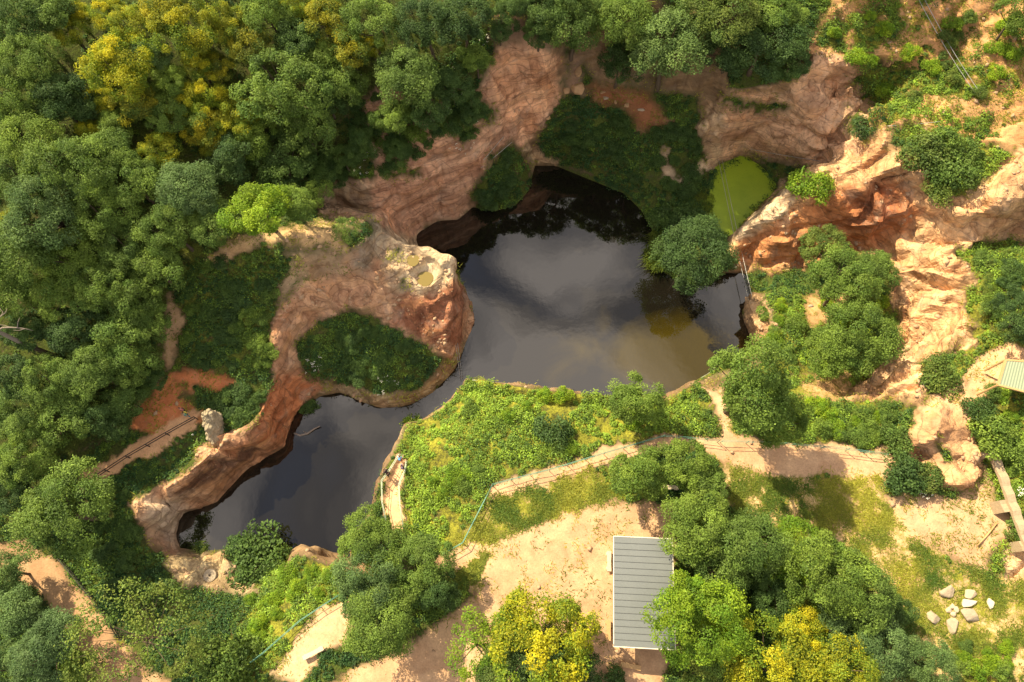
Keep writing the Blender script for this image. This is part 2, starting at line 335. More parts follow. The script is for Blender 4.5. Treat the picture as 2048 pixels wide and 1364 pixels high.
def ground_mat():
    m, nt, out = mat('quarry_ground'); L = nt.links.new
    geo = N(nt, 'ShaderNodeNewGeometry'); P = geo.outputs['Position']
    ac = N(nt, 'ShaderNodeAttribute', attribute_name='zonecol'); aw = N(nt, 'ShaderNodeAttribute', attribute_name='zonew'); sp = N(nt, 'ShaderNodeSeparateColor'); L(aw.outputs['Color'], sp.inputs[0])
    rock, grass, wet_or_lit = sp.outputs[0], sp.outputs[1], sp.outputs[2]  # third weight: sunlit and shaded zones painted into the grass colour
    big = noise(nt, P, .22, 4, .6, .6); mid = noise(nt, P, 1.1, 6, .62, .4); fine = noise(nt, P, 6, 6, .7)
    mp = N(nt, 'ShaderNodeMapping'); mp.inputs['Scale'].default_value = (.5, .5, 2.2); mp.inputs['Rotation'].default_value = (.5, .35, .3); L(P, mp.inputs[0])
    lowv = math_(nt, 'SUBTRACT', noise(nt, P, .10, 2, .5), .5)
    def jset(n, sp, wob):
        q = math.sqrt(sum(c * c for c in n)); d = N(nt, 'ShaderNodeVectorMath'); d.operation = 'DOT_PRODUCT'; L(P, d.inputs[0]); d.inputs[1].default_value = tuple(c / q / sp for c in n)
        v = math_(nt, 'ADD', d.outputs['Value'], math_(nt, 'MULTIPLY', lowv, wob)); v = math_(nt, 'ADD', v, math_(nt, 'MULTIPLY', math_(nt, 'SUBTRACT', mid, .5), .14))
        w = N(nt, 'ShaderNodeTexWhiteNoise'); w.noise_dimensions = '1D'; L(math_(nt, 'FLOOR', v), w.inputs['W'])
        return math_(nt, 'FRACT', v), w.outputs['Value']
    f1, w1_ = jset((.35, -.55, .75), 1.5, 3.5); f2, w2_ = jset((.80, .50, .30), 1.9, 3.5); f3, w3_ = jset((-.45, .75, .50), .8, 5.)
    jm = ramp(nt, noise(nt, P, .22, 3, .55), [(.42, .12), (.6, 1.)])
    slab = math_(nt, 'ADD', math_(nt, 'MULTIPLY', w1_, .45), math_(nt, 'ADD', math_(nt, 'MULTIPLY', w2_, .35), math_(nt, 'MULTIPLY', w3_, .2)))
    strata = math_(nt, 'ADD', math_(nt, 'MULTIPLY', f1, .50), math_(nt, 'ADD', math_(nt, 'MULTIPLY', f2, .55), math_(nt, 'MULTIPLY', f3, .22)))
    # rock colour
    rc = mixc(nt, 1., ac.outputs['Color'], ramp(nt, big, [(.25, (.78, .70, .64)), (.5, (1, 1, 1)), (.75, (1.18, 1.06, .92))]), 'MULTIPLY')
    rc = mixc(nt, 1., rc, ramp(nt, slab, [(.15, (.74, .66, .62)), (.45, (.97, .95, .94)), (.8, (1.22, 1.24, 1.24))]), 'MULTIPLY')
    gap = math_(nt, 'MINIMUM', ramp(nt, f1, [(.0, 0.), (.07, 1.)]), ramp(nt, f2, [(.0, 0.), (.05, 1.)])); gm = ramp(nt, noise(nt, P, .45, 3, .6), [(.48, 0.), (.6, 1.)])
    rc = mixc(nt, math_(nt, 'MULTIPLY', math_(nt, 'MULTIPLY', math_(nt, 'SUBTRACT', 1., gap), gm), .75), rc, (.12, .075, .05))
    rc = mixc(nt, 1., rc, ramp(nt, mid, [(.25, (.88, .86, .85)), (.55, (1.02, 1.01, 1.)), (.8, (1.12, 1.11, 1.1))]), 'MULTIPLY')
    vo = N(nt, 'ShaderNodeTexVoronoi'); vo.feature = 'DISTANCE_TO_EDGE'; vo.inputs['Scale'].default_value = .55
    wp = N(nt, 'ShaderNodeVectorMath'); wp.operation = 'MULTIPLY_ADD'; nz = N(nt, 'ShaderNodeTexNoise'); nz.inputs['Scale'].default_value = .9; nz.inputs['Detail'].default_value = 4; L(P, nz.inputs['Vector'])
    L(nz.outputs['Color'], wp.inputs[0]); wp.inputs[1].default_value = (.8, .8, .8); L(mp.outputs[0], wp.inputs[2]); L(wp.outputs[0], vo.inputs['Vector'])
    crack = ramp(nt, vo.outputs['Distance'], [(0, .0), (.035, .75), (.09, 1)])
    rc = mixc(nt, math_(nt, 'MULTIPLY', math_(nt, 'MULTIPLY', math_(nt, 'SUBTRACT', 1., crack), noise(nt, P, .5, 3, .6)), .95), rc, (.13, .085, .055))
    mv = N(nt, 'ShaderNodeMapping'); mv.inputs['Scale'].default_value = (1.5, 1.5, .16); L(P, mv.inputs[0]); streak = noise(nt, mv.outputs[0], 1.0, 6, .65, .2)
    rc = mixc(nt, 1., rc, ramp(nt, streak, [(.32, (.66, .62, .60)), (.5, (1, 1, 1)), (.68, (1.16, 1.12, 1.05))]), 'MULTIPLY')
    rc = mixc(nt, math_(nt, 'MULTIPLY', ramp(nt, noise(nt, P, .42, 5, .6, .4), [(.55, 0.), (.66, 1.)]), .55), rc, mixc(nt, .55, rc, (.40, .33, .27)))
    rc = mixc(nt, math_(nt, 'MULTIPLY', ramp(nt, noise(nt, mp.outputs[0], .5, 5, .6, .8), [(.56, 0.), (.66, 1.)]), .3), rc, mixc(nt, .5, rc, (.66, .38, .14)))
    lich = ramp(nt, noise(nt, P, 2.4, 9, .75, .3), [(.575, 0.), (.64, 1.)])
    rc = mixc(nt, math_(nt, 'MULTIPLY', lich, .62), rc, (.14, .105, .07))
    vc = N(nt, 'ShaderNodeTexVoronoi'); vc.inputs['Scale'].default_value = .8; L(wp.outputs[0], vc.inputs['Vector']); sv_ = N(nt, 'ShaderNodeSeparateColor'); L(vc.outputs['Color'], sv_.inputs[0])
    rc = mixc(nt, 1., rc, ramp(nt, sv_.outputs[0], [(0, (.80, .77, .75)), (1, (1.20, 1.18, 1.14))]), 'MULTIPLY')
    # soil colour
    soil = mixc(nt, 1., ac.outputs['Color'], ramp(nt, mid, [(.25, (.82, .80, .78)), (.5, (1, 1, 1)), (.75, (1.1, 1.1, 1.1))]), 'MULTIPLY')
    soil = mixc(nt, 1., soil, ramp(nt, fine, [(.3, .76), (.5, 1.), (.7, 1.14)]), 'MULTIPLY')
    soil = mixc(nt, math_(nt, 'MULTIPLY', ramp(nt, noise(nt, P, 9, 4, .7), [(.62, 0.), (.72, 1.)]), .4), soil, mixc(nt, .6, soil, (.22, .14, .08)))
    soil = mixc(nt, 1., soil, ramp(nt, big, [(.3, (.90, .86, .82)), (.5, (1, 1, 1)), (.7, (1.06, 1.05, 1.02))]), 'MULTIPLY')
    soil = mixc(nt, 1., soil, ramp(nt, noise(nt, P, .33, 4, .55, 1.5), [(.3, (.86, .80, .76)), (.5, (1, .99, .98)), (.7, (1.12, 1.13, 1.10))]), 'MULTIPLY')
    trk = math_(nt, 'ABSOLUTE', math_(nt, 'SUBTRACT', noise(nt, P, .28, 2, .4, 1.2), .5)); soil = mixc(nt, ramp(nt, trk, [(.004, .35), (.02, 0.)]), soil, mixc(nt, .6, soil, (.36, .22, .13)))
    c = mixc(nt, rock, soil, rc)
    # grass in patches
    gn = math_(nt, 'ADD', math_(nt, 'MULTIPLY', noise(nt, P, .7, 5, .6, .5), .45), math_(nt, 'MULTIPLY', noise(nt, P, 3.2, 8, .75), .55))
    gk = math_(nt, 'ADD', math_(nt, 'SUBTRACT', grass, 1.), gn); gk = ramp(nt, gk, [(.02, 0.), (.14, 1.)])
    gcol = mixc(nt, math_(nt, 'MULTIPLY', ramp(nt, mid, [(.3, .45), (.7, 1.)]), wet_or_lit), (.040, .070, .016), (.30, .29, .035)); gcol = mixc(nt, 1., gcol, ramp(nt, fine, [(.32, .45), (.68, 1.5)]), 'MULTIPLY')
    c = mixc(nt, gk, c, gcol)
    b = N(nt, 'ShaderNodeBsdfPrincipled'); b.inputs['Roughness'].default_value = .95; b.inputs['Specular IOR Level'].default_value = .15; L(c, b.inputs['Base Color'])
    def planes(scale, rnd):
        v = N(nt, 'ShaderNodeTexVoronoi'); v.distance = 'CHEBYCHEV'; v.inputs['Scale'].default_value = scale; v.inputs['Randomness'].default_value = rnd
        w1 = N(nt, 'ShaderNodeVectorMath'); w1.operation = 'MULTIPLY_ADD'; L(nz.outputs['Color'], w1.inputs[0]); w1.inputs[1].default_value = (.35, .35, .35); L(mp2.outputs[0], w1.inputs[2]); L(w1.outputs[0], v.inputs['Vector'])
        return math_(nt, 'MULTIPLY', v.outputs['Distance'], -1.)
    mp2 = N(nt, 'ShaderNodeMapping'); mp2.inputs['Scale'].default_value = (.8, 1, 1.1); mp2.inputs['Rotation'].default_value = (.5, .3, -.65); L(P, mp2.inputs[0])
    fac = math_(nt, 'ADD', math_(nt, 'MULTIPLY', planes(1.1, 1.), .16), math_(nt, 'MULTIPLY', planes(2.6, 1.), .05)); fac = math_(nt, 'MULTIPLY', fac, math_(nt, 'ADD', math_(nt, 'MULTIPLY', aw.outputs['Alpha'], .65), .35))
    hgt = math_(nt, 'ADD', math_(nt, 'MULTIPLY', mid, .06), math_(nt, 'MULTIPLY', fine, .10)); hgt = math_(nt, 'ADD', hgt, math_(nt, 'MULTIPLY', strata, math_(nt, 'MULTIPLY', jm, math_(nt, 'ADD', math_(nt, 'MULTIPLY', aw.outputs['Alpha'], .34), .06)))); hgt = math_(nt, 'ADD', hgt, math_(nt, 'MULTIPLY', crack, .06)); hgt = math_(nt, 'ADD', hgt, fac)
    hgt = math_(nt, 'MULTIPLY', hgt, math_(nt, 'ADD', math_(nt, 'MULTIPLY', rock, .9), .10))
    hgt = math_(nt, 'ADD', hgt, math_(nt, 'MULTIPLY', math_(nt, 'MULTIPLY', gk, fine), .12))
    bn = N(nt, 'ShaderNodeBump'); bn.inputs['Strength'].default_value = .85; bn.inputs['Distance'].default_value = .9; L(hgt, bn.inputs['Height']); L(bn.outputs[0], b.inputs['Normal'])
    L(b.outputs[0], out.inputs[0]); return m
GM = ground_mat()
def water_mat(name, deep, lit_silt, centre, rad, rough, ior):
    m, nt, out = mat(name); L = nt.links.new
    geo = N(nt, 'ShaderNodeNewGeometry'); P = geo.outputs['Position']
    b = N(nt, 'ShaderNodeBsdfPrincipled'); b.inputs['Roughness'].default_value = rough; b.inputs['IOR'].default_value = ior
    if lit_silt:
        vm = N(nt, 'ShaderNodeVectorMath'); vm.operation = 'SUBTRACT'; L(P, vm.inputs[0]); vm.inputs[1].default_value = centre
        v2 = N(nt, 'ShaderNodeVectorMath'); v2.operation = 'MULTIPLY'; L(vm.outputs[0], v2.inputs[0]); v2.inputs[1].default_value = (1 / rad[0], 1 / rad[1], 1)
        ln = N(nt, 'ShaderNodeVectorMath'); ln.operation = 'LENGTH'; L(v2.outputs[0], ln.inputs[0])
        f = math_(nt, 'ADD', ln.outputs['Value'], math_(nt, 'MULTIPLY', math_(nt, 'SUBTRACT', noise(nt, P, .13, 5, .55, .8), .5), 1.9))
        L(mixc(nt, ramp(nt, f, [(.35, 1.), (1.15, 0.)]), deep, lit_silt), b.inputs['Base Color'])
    else: b.inputs['Base Color'].default_value = (*deep, 1)
    bn = N(nt, 'ShaderNodeBump'); bn.inputs['Strength'].default_value = .010; bn.inputs['Distance'].default_value = .3; L(noise(nt, P, 1.1, 3, .5), bn.inputs['Height']); L(bn.outputs[0], b.inputs['Normal'])
    L(b.outputs[0], out.inputs[0]); return m
sx, sy = un(1375, 728, 0)
WM = water_mat('lake_water', (.008, .007, .005), (.046, .034, .004), (sx, sy, 0), (16, 7), .015, 1.85)  # brown patch: silt, painted where sunlit water shows without cloud reflection
def algae_mat():
    m, nt, out = mat('algae_water'); L = nt.links.new
    geo = N(nt, 'ShaderNodeNewGeometry'); P = geo.outputs['Position']; b = N(nt, 'ShaderNodeBsdfPrincipled'); b.inputs['Roughness'].default_value = .5
    c = mixc(nt, noise(nt, P, .5, 4, .6, .5), (.17, .27, .008), (.29, .39, .014)); c = mixc(nt, math_(nt, 'MULTIPLY', ramp(nt, noise(nt, P, 5, 6, .7), [(.55, 0.), (.7, 1.)]), .4), c, (.07, .10, .006))
    L(c, b.inputs['Base Color']); L(b.outputs[0], out.inputs[0]); return m
AM = algae_mat()
PM = water_mat('puddle_water', (.20, .155, .055), None, None, None, .05, 1.33)

# ------------------------------------------------------------------ object helpers
def tag(o, label=None, cat=None, group=None, kind=None):
    if label: o['label'] = label
    if cat: o['category'] = cat
    if group: o['group'] = group
    if kind: o['kind'] = kind
    return o
def link(name, me, m=None, parent=None):
    o = bpy.data.objects.new(name, me); col.objects.link(o)
    if m is not None: me.materials.append(m)
    if parent is not None: o.parent = parent
    return o
def empty(name, loc, rz=0, s=1):
    o = bpy.data.objects.new(name, None); col.objects.link(o); o.location = loc; o.rotation_euler = (0, 0, rz); o.scale = (s, s, s); o.empty_display_size = .3
    return o
def npmesh(name, V, F, cols=None, smooth=False):
    """V n x 3, F m x k (k = 3 or 4)"""
    me = bpy.data.meshes.new(name); V = np.asarray(V, np.float32); F = np.asarray(F, np.int32); k = F.shape[1]
    me.vertices.add(len(V)); me.vertices.foreach_set('co', V.ravel())
    me.loops.add(F.size); me.loops.foreach_set('vertex_index', F.ravel())
    me.polygons.add(len(F)); me.polygons.foreach_set('loop_start', np.arange(0, F.size, k, dtype=np.int32)); me.polygons.foreach_set('loop_total', np.full(len(F), k, np.int32))
    if smooth: me.polygons.foreach_set('use_smooth', np.ones(len(F), bool))
    for nm, c in (cols or {}).items():
        a = me.attributes.new(nm, 'FLOAT_COLOR', 'POINT'); a.data.foreach_set('color', (c if c.shape[1] == 4 else np.hstack([c, np.ones((len(V), 1))])).astype(np.float32).ravel())
    me.update(calc_edges=True); return me
class MB:
    def __init__(s): s.v = []; s.f = []
    def tube(s, pts, rads, k=6, cap=True):
        pts = [Vector(p) for p in pts]; b = len(s.v)
        if isinstance(rads, (int, float)): rads = [rads] * len(pts)
        for i, p in enumerate(pts):
            d = (pts[min(i + 1, len(pts) - 1)] - pts[max(i - 1, 0)]); d = d.normalized() if d.length > 1e-6 else Vector((0, 0, 1))
            a = d.orthogonal().normalized() if abs(d.z) < .9 else d.cross(Vector((1, 0, 0))).normalized(); c = d.cross(a)
            for q in range(k):
                t = 2 * PI * q / k; s.v.append(tuple(p + (a * math.cos(t) + c * math.sin(t)) * rads[i]))
        for i in range(len(pts) - 1):
            for q in range(k):
                s.f.append((b + i * k + q, b + i * k + (q + 1) % k, b + (i + 1) * k + (q + 1) % k, b + (i + 1) * k + q))
        if cap:
            s.f.append(tuple(b + q for q in reversed(range(k)))); e = b + (len(pts) - 1) * k; s.f.append(tuple(e + q for q in range(k)))
        return s
    def box(s, c, sz, rz=0, rot=None):
        b = len(s.v); R = rot or Matrix.Rotation(rz, 3, 'Z')
        for dz in (-.5, .5):
            for dx, dy in ((-.5, -.5), (.5, -.5), (.5, .5), (-.5, .5)): s.v.append(tuple(Vector(c) + R @ Vector((dx * sz[0], dy * sz[1], dz * sz[2]))))
        for f in ((3, 2, 1, 0), (4, 5, 6, 7), (0, 1, 5, 4), (1, 2, 6, 5), (2, 3, 7, 6), (3, 0, 4, 7)): s.f.append(tuple(b + i for i in f))
        return s
    def mesh(s, name, smooth=False, bevel=0):
        me = bpy.data.meshes.new(name); me.from_pydata(s.v, [], s.f); me.update()
        if bevel:
            bm = bmesh.new(); bm.from_mesh(me); bmesh.ops.bevel(bm, geom=bm.edges[:] , offset=bevel, segments=1, affect='EDGES'); bm.to_mesh(me); bm.free()
        if smooth: me.polygons.foreach_set('use_smooth', [True] * len(me.polygons))
        return me
    def build(s, name, m, parent=None, smooth=False, bevel=0): return link(name, s.mesh(name, smooth, bevel), m, parent)
def copy_tree(o, parent=None):
    c = o.copy(); col.objects.link(c)
    if parent is not None: c.parent = parent
    for ch in list(o.children): copy_tree(ch, c)
    return c

# ------------------------------------------------------------------ terrain mesh
F_ = []
idx = np.arange(NX * NY).reshape(NY, NX)
a, b, c, d = idx[:-1, :-1].ravel(), idx[:-1, 1:].ravel(), idx[1:, 1:].ravel(), idx[1:, :-1].ravel()
V = np.stack([MX.ravel(), MY.ravel(), H.ravel()], 1)
alt = (np.abs(V[a, 2] - V[c, 2]) <= np.abs(V[b, 2] - V[d, 2]))
T = np.vstack([np.stack([a, b, c], 1)[alt], np.stack([a, c, d], 1)[alt], np.stack([a, b, d], 1)[~alt], np.stack([b, c, d], 1)[~alt]])
base = npmesh('tmp', V, T); bm = bmesh.new(); bm.from_mesh(base); bpy.data.meshes.remove(base)
for it in range(4):
    es = [e for e in bm.edges if abs(e.verts[0].co.z - e.verts[1].co.z) > .5 and e.calc_length() > .62]
    if not es: break
    bmesh.ops.subdivide_edges(bm, edges=es, cuts=1, use_grid_fill=False)
    bmesh.ops.triangulate(bm, faces=[f for f in bm.faces if len(f.verts) > 3])
bm.normal_update()
V = np.array([v.co[:] for v in bm.verts]); NRM = np.array([v.normal[:] for v in bm.verts]); bm.verts.index_update()
T = np.array([[v.index for v in f.verts] for f in bm.faces], np.int32); bm.free()

# zones: outline in survey coordinates, colour, rock weight, grass weight, class (0 ground, 1 rock, 2 sandy path)
SAND = (.50, .325, .20); PINK = (.44, .245, .145); RED = (.47, .175, .075); OCH = (.54, .335, .165); GREY = (.34, .285, .21); PALE = (.60, .44, .28); BRN = (.30, .19, .11)
ORG = (.58, .34, .15)
Z = [
 # polygon, colour, rock, grass, class, feather px
 ([(690,215),(760,180),(840,190),(960,160),(985,120),(1010,85),(1060,80),(1125,112),(1112,200),(1085,245),(1045,287),(1010,287),(965,345),(932,418),(915,442),(870,447),(830,474),(760,465),(640,435),(640,372),(745,358),(760,345),(730,280)], (.53,.335,.235), 1, 0, 1, 8),
 ([(990,110),(1060,85),(1122,115),(1108,200),(1075,240),(1046,285),(1000,240),(985,190)], (.62,.37,.235), 1, 0, 1, 12),
 ([(745,365),(790,320),(850,300),(880,360),(850,440),(830,472),(760,440)], (.58,.355,.245), 1, 0, 1, 14),
 ([(640,374),(745,366),(750,440),(640,435)], (.36,.28,.20), 1, 0, 1, 8),
 ([(1180,170),(1300,185),(1340,250),(1290,260),(1250,215),(1190,205)], (.26,.11,.055), 0, .35, 0, 14),
 ([(980,40),(1030,20),(1080,60),(1040,85),(1000,90)], (.22,.14,.10), 0, 0, 0, 12),
 ([(1045,290),(1075,300),(1118,318),(1112,328),(1070,325),(1050,310)], (.40,.30,.19), 1, 0, 1, 4),
 ([(1140,110),(1165,110),(1170,190),(1130,190)], (.25,.17,.12), .5, .2, 0, 10),
 ([(1340,360),(1420,318),(1428,332),(1362,372)], (.50,.40,.28), .6, 0, 2, 4),
 ([(1320,300),(1340,300),(1345,350),(1325,350)], (.42,.32,.22), .6, 0, 1, 6),
 ([(1590,110),(1700,-40),(2090,-40),(2090,310),(1850,262),(1740,245),(1748,180),(1700,118)], (.56,.325,.155), .45, .42, 1, 10),
 ([(1404,265),(1425,203),(1480,180),(1580,180),(1600,130),(1650,103),(1700,122),(1748,180),(1742,240),(1700,330),(1640,337),(1570,315),(1500,302),(1425,332)], (.60,.40,.265), 1, 0, 1, 6),
 ([(1404,265),(1425,205),(1450,215),(1440,330),(1425,332)], (.50,.38,.25), 1, 0, 1, 8),
 ([(1455,538),(1465,475),(1570,368),(1640,333),(1720,288),(1780,248),(1860,240),(1845,330),(1870,392),(1940,385),(2090,255),(2090,480),(1990,506),(1908,497),(1950,560),(1962,640),(1950,720),(1900,765),(1840,805),(1760,802),(1690,797),(1800,690),(1788,600),(1788,512),(1690,514),(1560,541)], (.62,.405,.235), 1, 0, 1, 6),
 ([(1460,536),(1485,485),(1560,445),(1640,390),(1720,375),(1790,360),(1850,420),(1800,480),(1700,510),(1560,538)], (.52,.25,.12), 1, 0, 1, 10),
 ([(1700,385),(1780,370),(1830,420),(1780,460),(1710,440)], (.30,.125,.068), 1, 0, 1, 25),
 ([(1462,480),(1570,370),(1600,385),(1560,435),(1480,485)], (.58,.48,.36), 1, 0, 1, 6),
 ([(1840,812),(1900,752),(1960,715),(2010,690),(2090,690),(2090,720),(1995,772),(1965,830),(1930,850),(1850,835)], (.60,.38,.23), .2, .25, 2, 8),
 ([(1783,925),(1830,830),(1880,808),(1930,838),(1962,890),(1968,952),(1930,978),(1870,968),(1830,948)], (.56,.35,.205), 1, 0, 1, 6),
 ([(1485,618),(1500,606),(1540,604),(1546,650),(1530,700),(1505,695),(1496,660)], PALE, 1, 0, 1, 4),
 ([(1600,590),(1700,580),(1700,640),(1620,650)], OCH, 0, .5, 0, 15),
 ([(1590,760),(1700,740),(1700,800),(1600,800)], OCH, 0, .55, 0, 12),
 # west wall and headland
 ([(288,1062),(258,1005),(300,985),(380,930),(400,900),(480,850),(520,800),(550,750),(533,690),(556,620),(598,568),(660,538),(700,498),(735,436),(778,450),(792,465),(850,480),(907,512),(917,550),(944,600),(948,650),(927,690),(900,716),(830,690),(780,650),(740,618),(690,620),(640,638),(600,668),(593,712),(610,750),(642,770),(622,802),(580,832),(570,892),(500,933),(437,1006),(360,1024),(352,1106),(330,1108)], (.50,.32,.21), 1, 0, 1, 5),
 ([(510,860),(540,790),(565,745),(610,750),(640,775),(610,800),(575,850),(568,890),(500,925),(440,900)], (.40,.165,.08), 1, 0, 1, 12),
 ([(380,985),(400,930),(500,880),(560,880),(500,930),(440,1000)], (.35,.20,.115), 1, 0, 1, 12),
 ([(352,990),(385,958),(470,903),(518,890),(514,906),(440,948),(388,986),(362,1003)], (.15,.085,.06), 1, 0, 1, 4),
 ([(290,1060),(290,1000),(340,990),(380,1010),(350,1100)], (.42,.34,.27), 1, 0, 1, 12),
 ([(775,465),(850,478),(907,512),(915,555),(850,590),(800,590),(765,545),(770,500)], (.54,.45,.32), 1, 0, 1, 8),
 ([(700,500),(740,438),(780,455),(770,520),(720,545)], (.30,.26,.20), 1, 0, 1, 8),
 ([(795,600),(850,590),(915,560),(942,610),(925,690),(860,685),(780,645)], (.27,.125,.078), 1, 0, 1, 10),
 ([(640,768),(700,770),(760,790),(830,782),(890,735),(925,690),(940,700),(905,750),(870,790),(820,815),(760,820),(710,795),(640,792)], (.33,.27,.17), 1, .15, 1, 4),
 ([(255,850),(305,770),(350,738),(400,728),(445,750),(490,772),(450,795),(400,772),(362,790),(385,822),(350,855),(300,868)], RED, 0, .3, 2, 6),
 ([(330,740),(370,640),(345,585),(332,590),(335,650),(318,720)], (.42,.28,.16), 0, .2, 2, 6),
 ([(160,975),(160,945),(300,872),(345,842),(395,825),(400,850),(300,908),(165,985)], (.58,.35,.20), 0, 0, 2, 3),
 ([(395,850),(400,820),(420,812),(430,840)], (.42,.19,.085), 0, 0, 2, 4),
 ([(-40,1085),(60,1080),(118,1128),(195,1220),(260,1310),(340,1364),(190,1400),(150,1285),(80,1190),(-40,1118)], (.40,.255,.15), 0, 0, 2, 6),
 ([(412,527),(450,488),(560,452),(640,443),(692,468),(692,502),(640,490),(560,482),(470,512),(430,540)], (.56,.39,.21), .4, .12, 2, 8),
 ([(600,500),(700,500),(690,545),(600,560),(560,600),(500,560),(540,510)], (.34,.25,.16), .5, .35, 1, 15),
 ([(330,1103),(450,1108),(500,1165),(525,1190),(420,1182),(345,1165)], (.36,.29,.18), 1, 0, 1, 5),
 # plateau sand
 ([(870,1120),(985,1062),(1060,1050),(1130,1022),(1240,1003),(1345,1008),(1350,1300),(1300,1400),(640,1400),(700,1345),(780,1310),(900,1235),(950,1190),(880,1150)], SAND, 0, .10, 2, 8),
 ([(545,1345),(598,1268),(650,1215),(700,1200),(700,1270),(640,1310),(600,1364)], (.58,.40,.25), 0, .12, 2, 5),
 ([(980,990),(985,968),(1090,938),(1200,903),(1330,872),(1440,878),(1440,850),(1425,800),(1395,765),(1450,785),(1465,860),(1520,883),(1700,893),(1795,903),(1775,965),(1690,952),(1540,950),(1440,920),(1380,888),(1330,897),(1210,932),(1100,963),(1000,993)], SAND, 0, .05, 2, 4),
 ([(766,975),(770,955),(796,913),(812,922),(806,965),(802,1000),(809,1062),(782,1055),(768,1010)], (.56,.37,.22), 0, 0, 2, 2),
 ([(1775,990),(1850,1000),(1920,1000),(1975,950),(1992,1000),(2035,1055),(1990,1085),(1960,1140),(1880,1105),(1830,1085),(1790,1045)], SAND, 0, .18, 2, 10),
 ([(2000,1270),(2090,1220),(2090,1300),(2010,1300)], SAND, 0, .3, 2, 8),
 ([(2010,1100),(2090,1060),(2090,1180),(2020,1180)], PALE, 1, 0, 1, 6),
 # thin grass
 ([(975,1000),(1100,965),(1185,938),(1245,990),(1150,1022),(1060,1052),(985,1088),(890,1095),(940,1060),(960,1020)], (.58,.39,.22), 0, .66, 0, 10),
 ([(895,1155),(975,1095),(985,1105),(960,1165),(915,1200)], (.56,.38,.2), 0, .70, 0, 6),
 ([(1440,925),(1540,955),(1760,955),(1775,1000),(1830,1085),(1900,1125),(2090,1170),(2090,1400),(1680,1400),(1760,1250),(1700,1150),(1560,1060),(1440,1010)], (.55,.38,.20), 0, .57, 0, 10),
 ([(1860,1150),(1990,1150),(1990,1260),(1860,1260)], (.50,.36,.2), 0, .60, 0, 14),
]
def zmask(poly, feather, qx, qy):
    p = np.array(poly, float); x0, y0 = p.min(0) - feather - 2; x1, y1 = p.max(0) + feather + 2
    m = (qx > x0) & (qx < x1) & (qy > y0) & (qy < y1); w = np.zeros(len(qx))
    if m.any():
        i = inpoly(qx[m], qy[m], p); dd = edgedist(qx[m], qy[m], p)
        w[m] = np.clip(.5 + np.where(i, dd, -dd) / (2 * feather), 0, 1)
    return w
def brightness(px, py):  # sunlit zones tint leaves and grass yellow-green, shaded ones dark green
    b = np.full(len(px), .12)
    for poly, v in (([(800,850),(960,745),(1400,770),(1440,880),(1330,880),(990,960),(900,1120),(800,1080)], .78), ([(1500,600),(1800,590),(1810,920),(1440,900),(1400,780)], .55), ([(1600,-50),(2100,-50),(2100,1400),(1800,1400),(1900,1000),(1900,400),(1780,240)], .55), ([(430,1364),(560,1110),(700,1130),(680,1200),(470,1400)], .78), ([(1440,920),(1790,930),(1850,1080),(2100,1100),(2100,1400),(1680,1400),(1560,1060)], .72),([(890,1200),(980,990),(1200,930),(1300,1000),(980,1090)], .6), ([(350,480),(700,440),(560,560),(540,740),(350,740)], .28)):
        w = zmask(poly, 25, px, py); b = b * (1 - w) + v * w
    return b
PXv, PYv = proj(V)
jit = fbm(V * .7, 4, 31) - .5; jit2 = fbm(V * .7 + 40, 4, 57) - .5
jf = fbm(V * 2.6, 3, 91) - .5; jf2 = fbm(V * 2.6 + 9, 3, 97) - .5
QX, QY = PXv + jit * 34 + jf * 18, PYv + jit2 * 34 + jf2 * 18
zc = np.tile(np.array([.055, .060, .024]), (len(V), 1)); zr = np.zeros(len(V)); zg = np.full(len(V), .62); cls = np.zeros(len(V), int); bare = np.zeros(len(V))
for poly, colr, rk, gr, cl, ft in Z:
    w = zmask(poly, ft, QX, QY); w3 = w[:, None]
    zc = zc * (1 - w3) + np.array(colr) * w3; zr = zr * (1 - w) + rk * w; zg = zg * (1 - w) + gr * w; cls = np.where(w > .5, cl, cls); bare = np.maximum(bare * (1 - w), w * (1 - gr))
# steep ground anywhere is rock; veg on rock shelves
steep = np.clip((.52 - NRM[:, 2]) / .15, 0, 1) * (zr < .5) * (V[:, 2] > -.2) * (1 - zmask([(1110,150),(1400,190),(1405,300),(1440,520),(1300,530),(1180,350),(1085,322),(1070,290)], 8, PXv, PYv))
sgrey = steep[:, None] * .75
zc = zc * (1 - sgrey) + np.array([.30, .205, .13]) * sgrey; zr = np.maximum(zr, steep * .8); zg *= 1 - steep
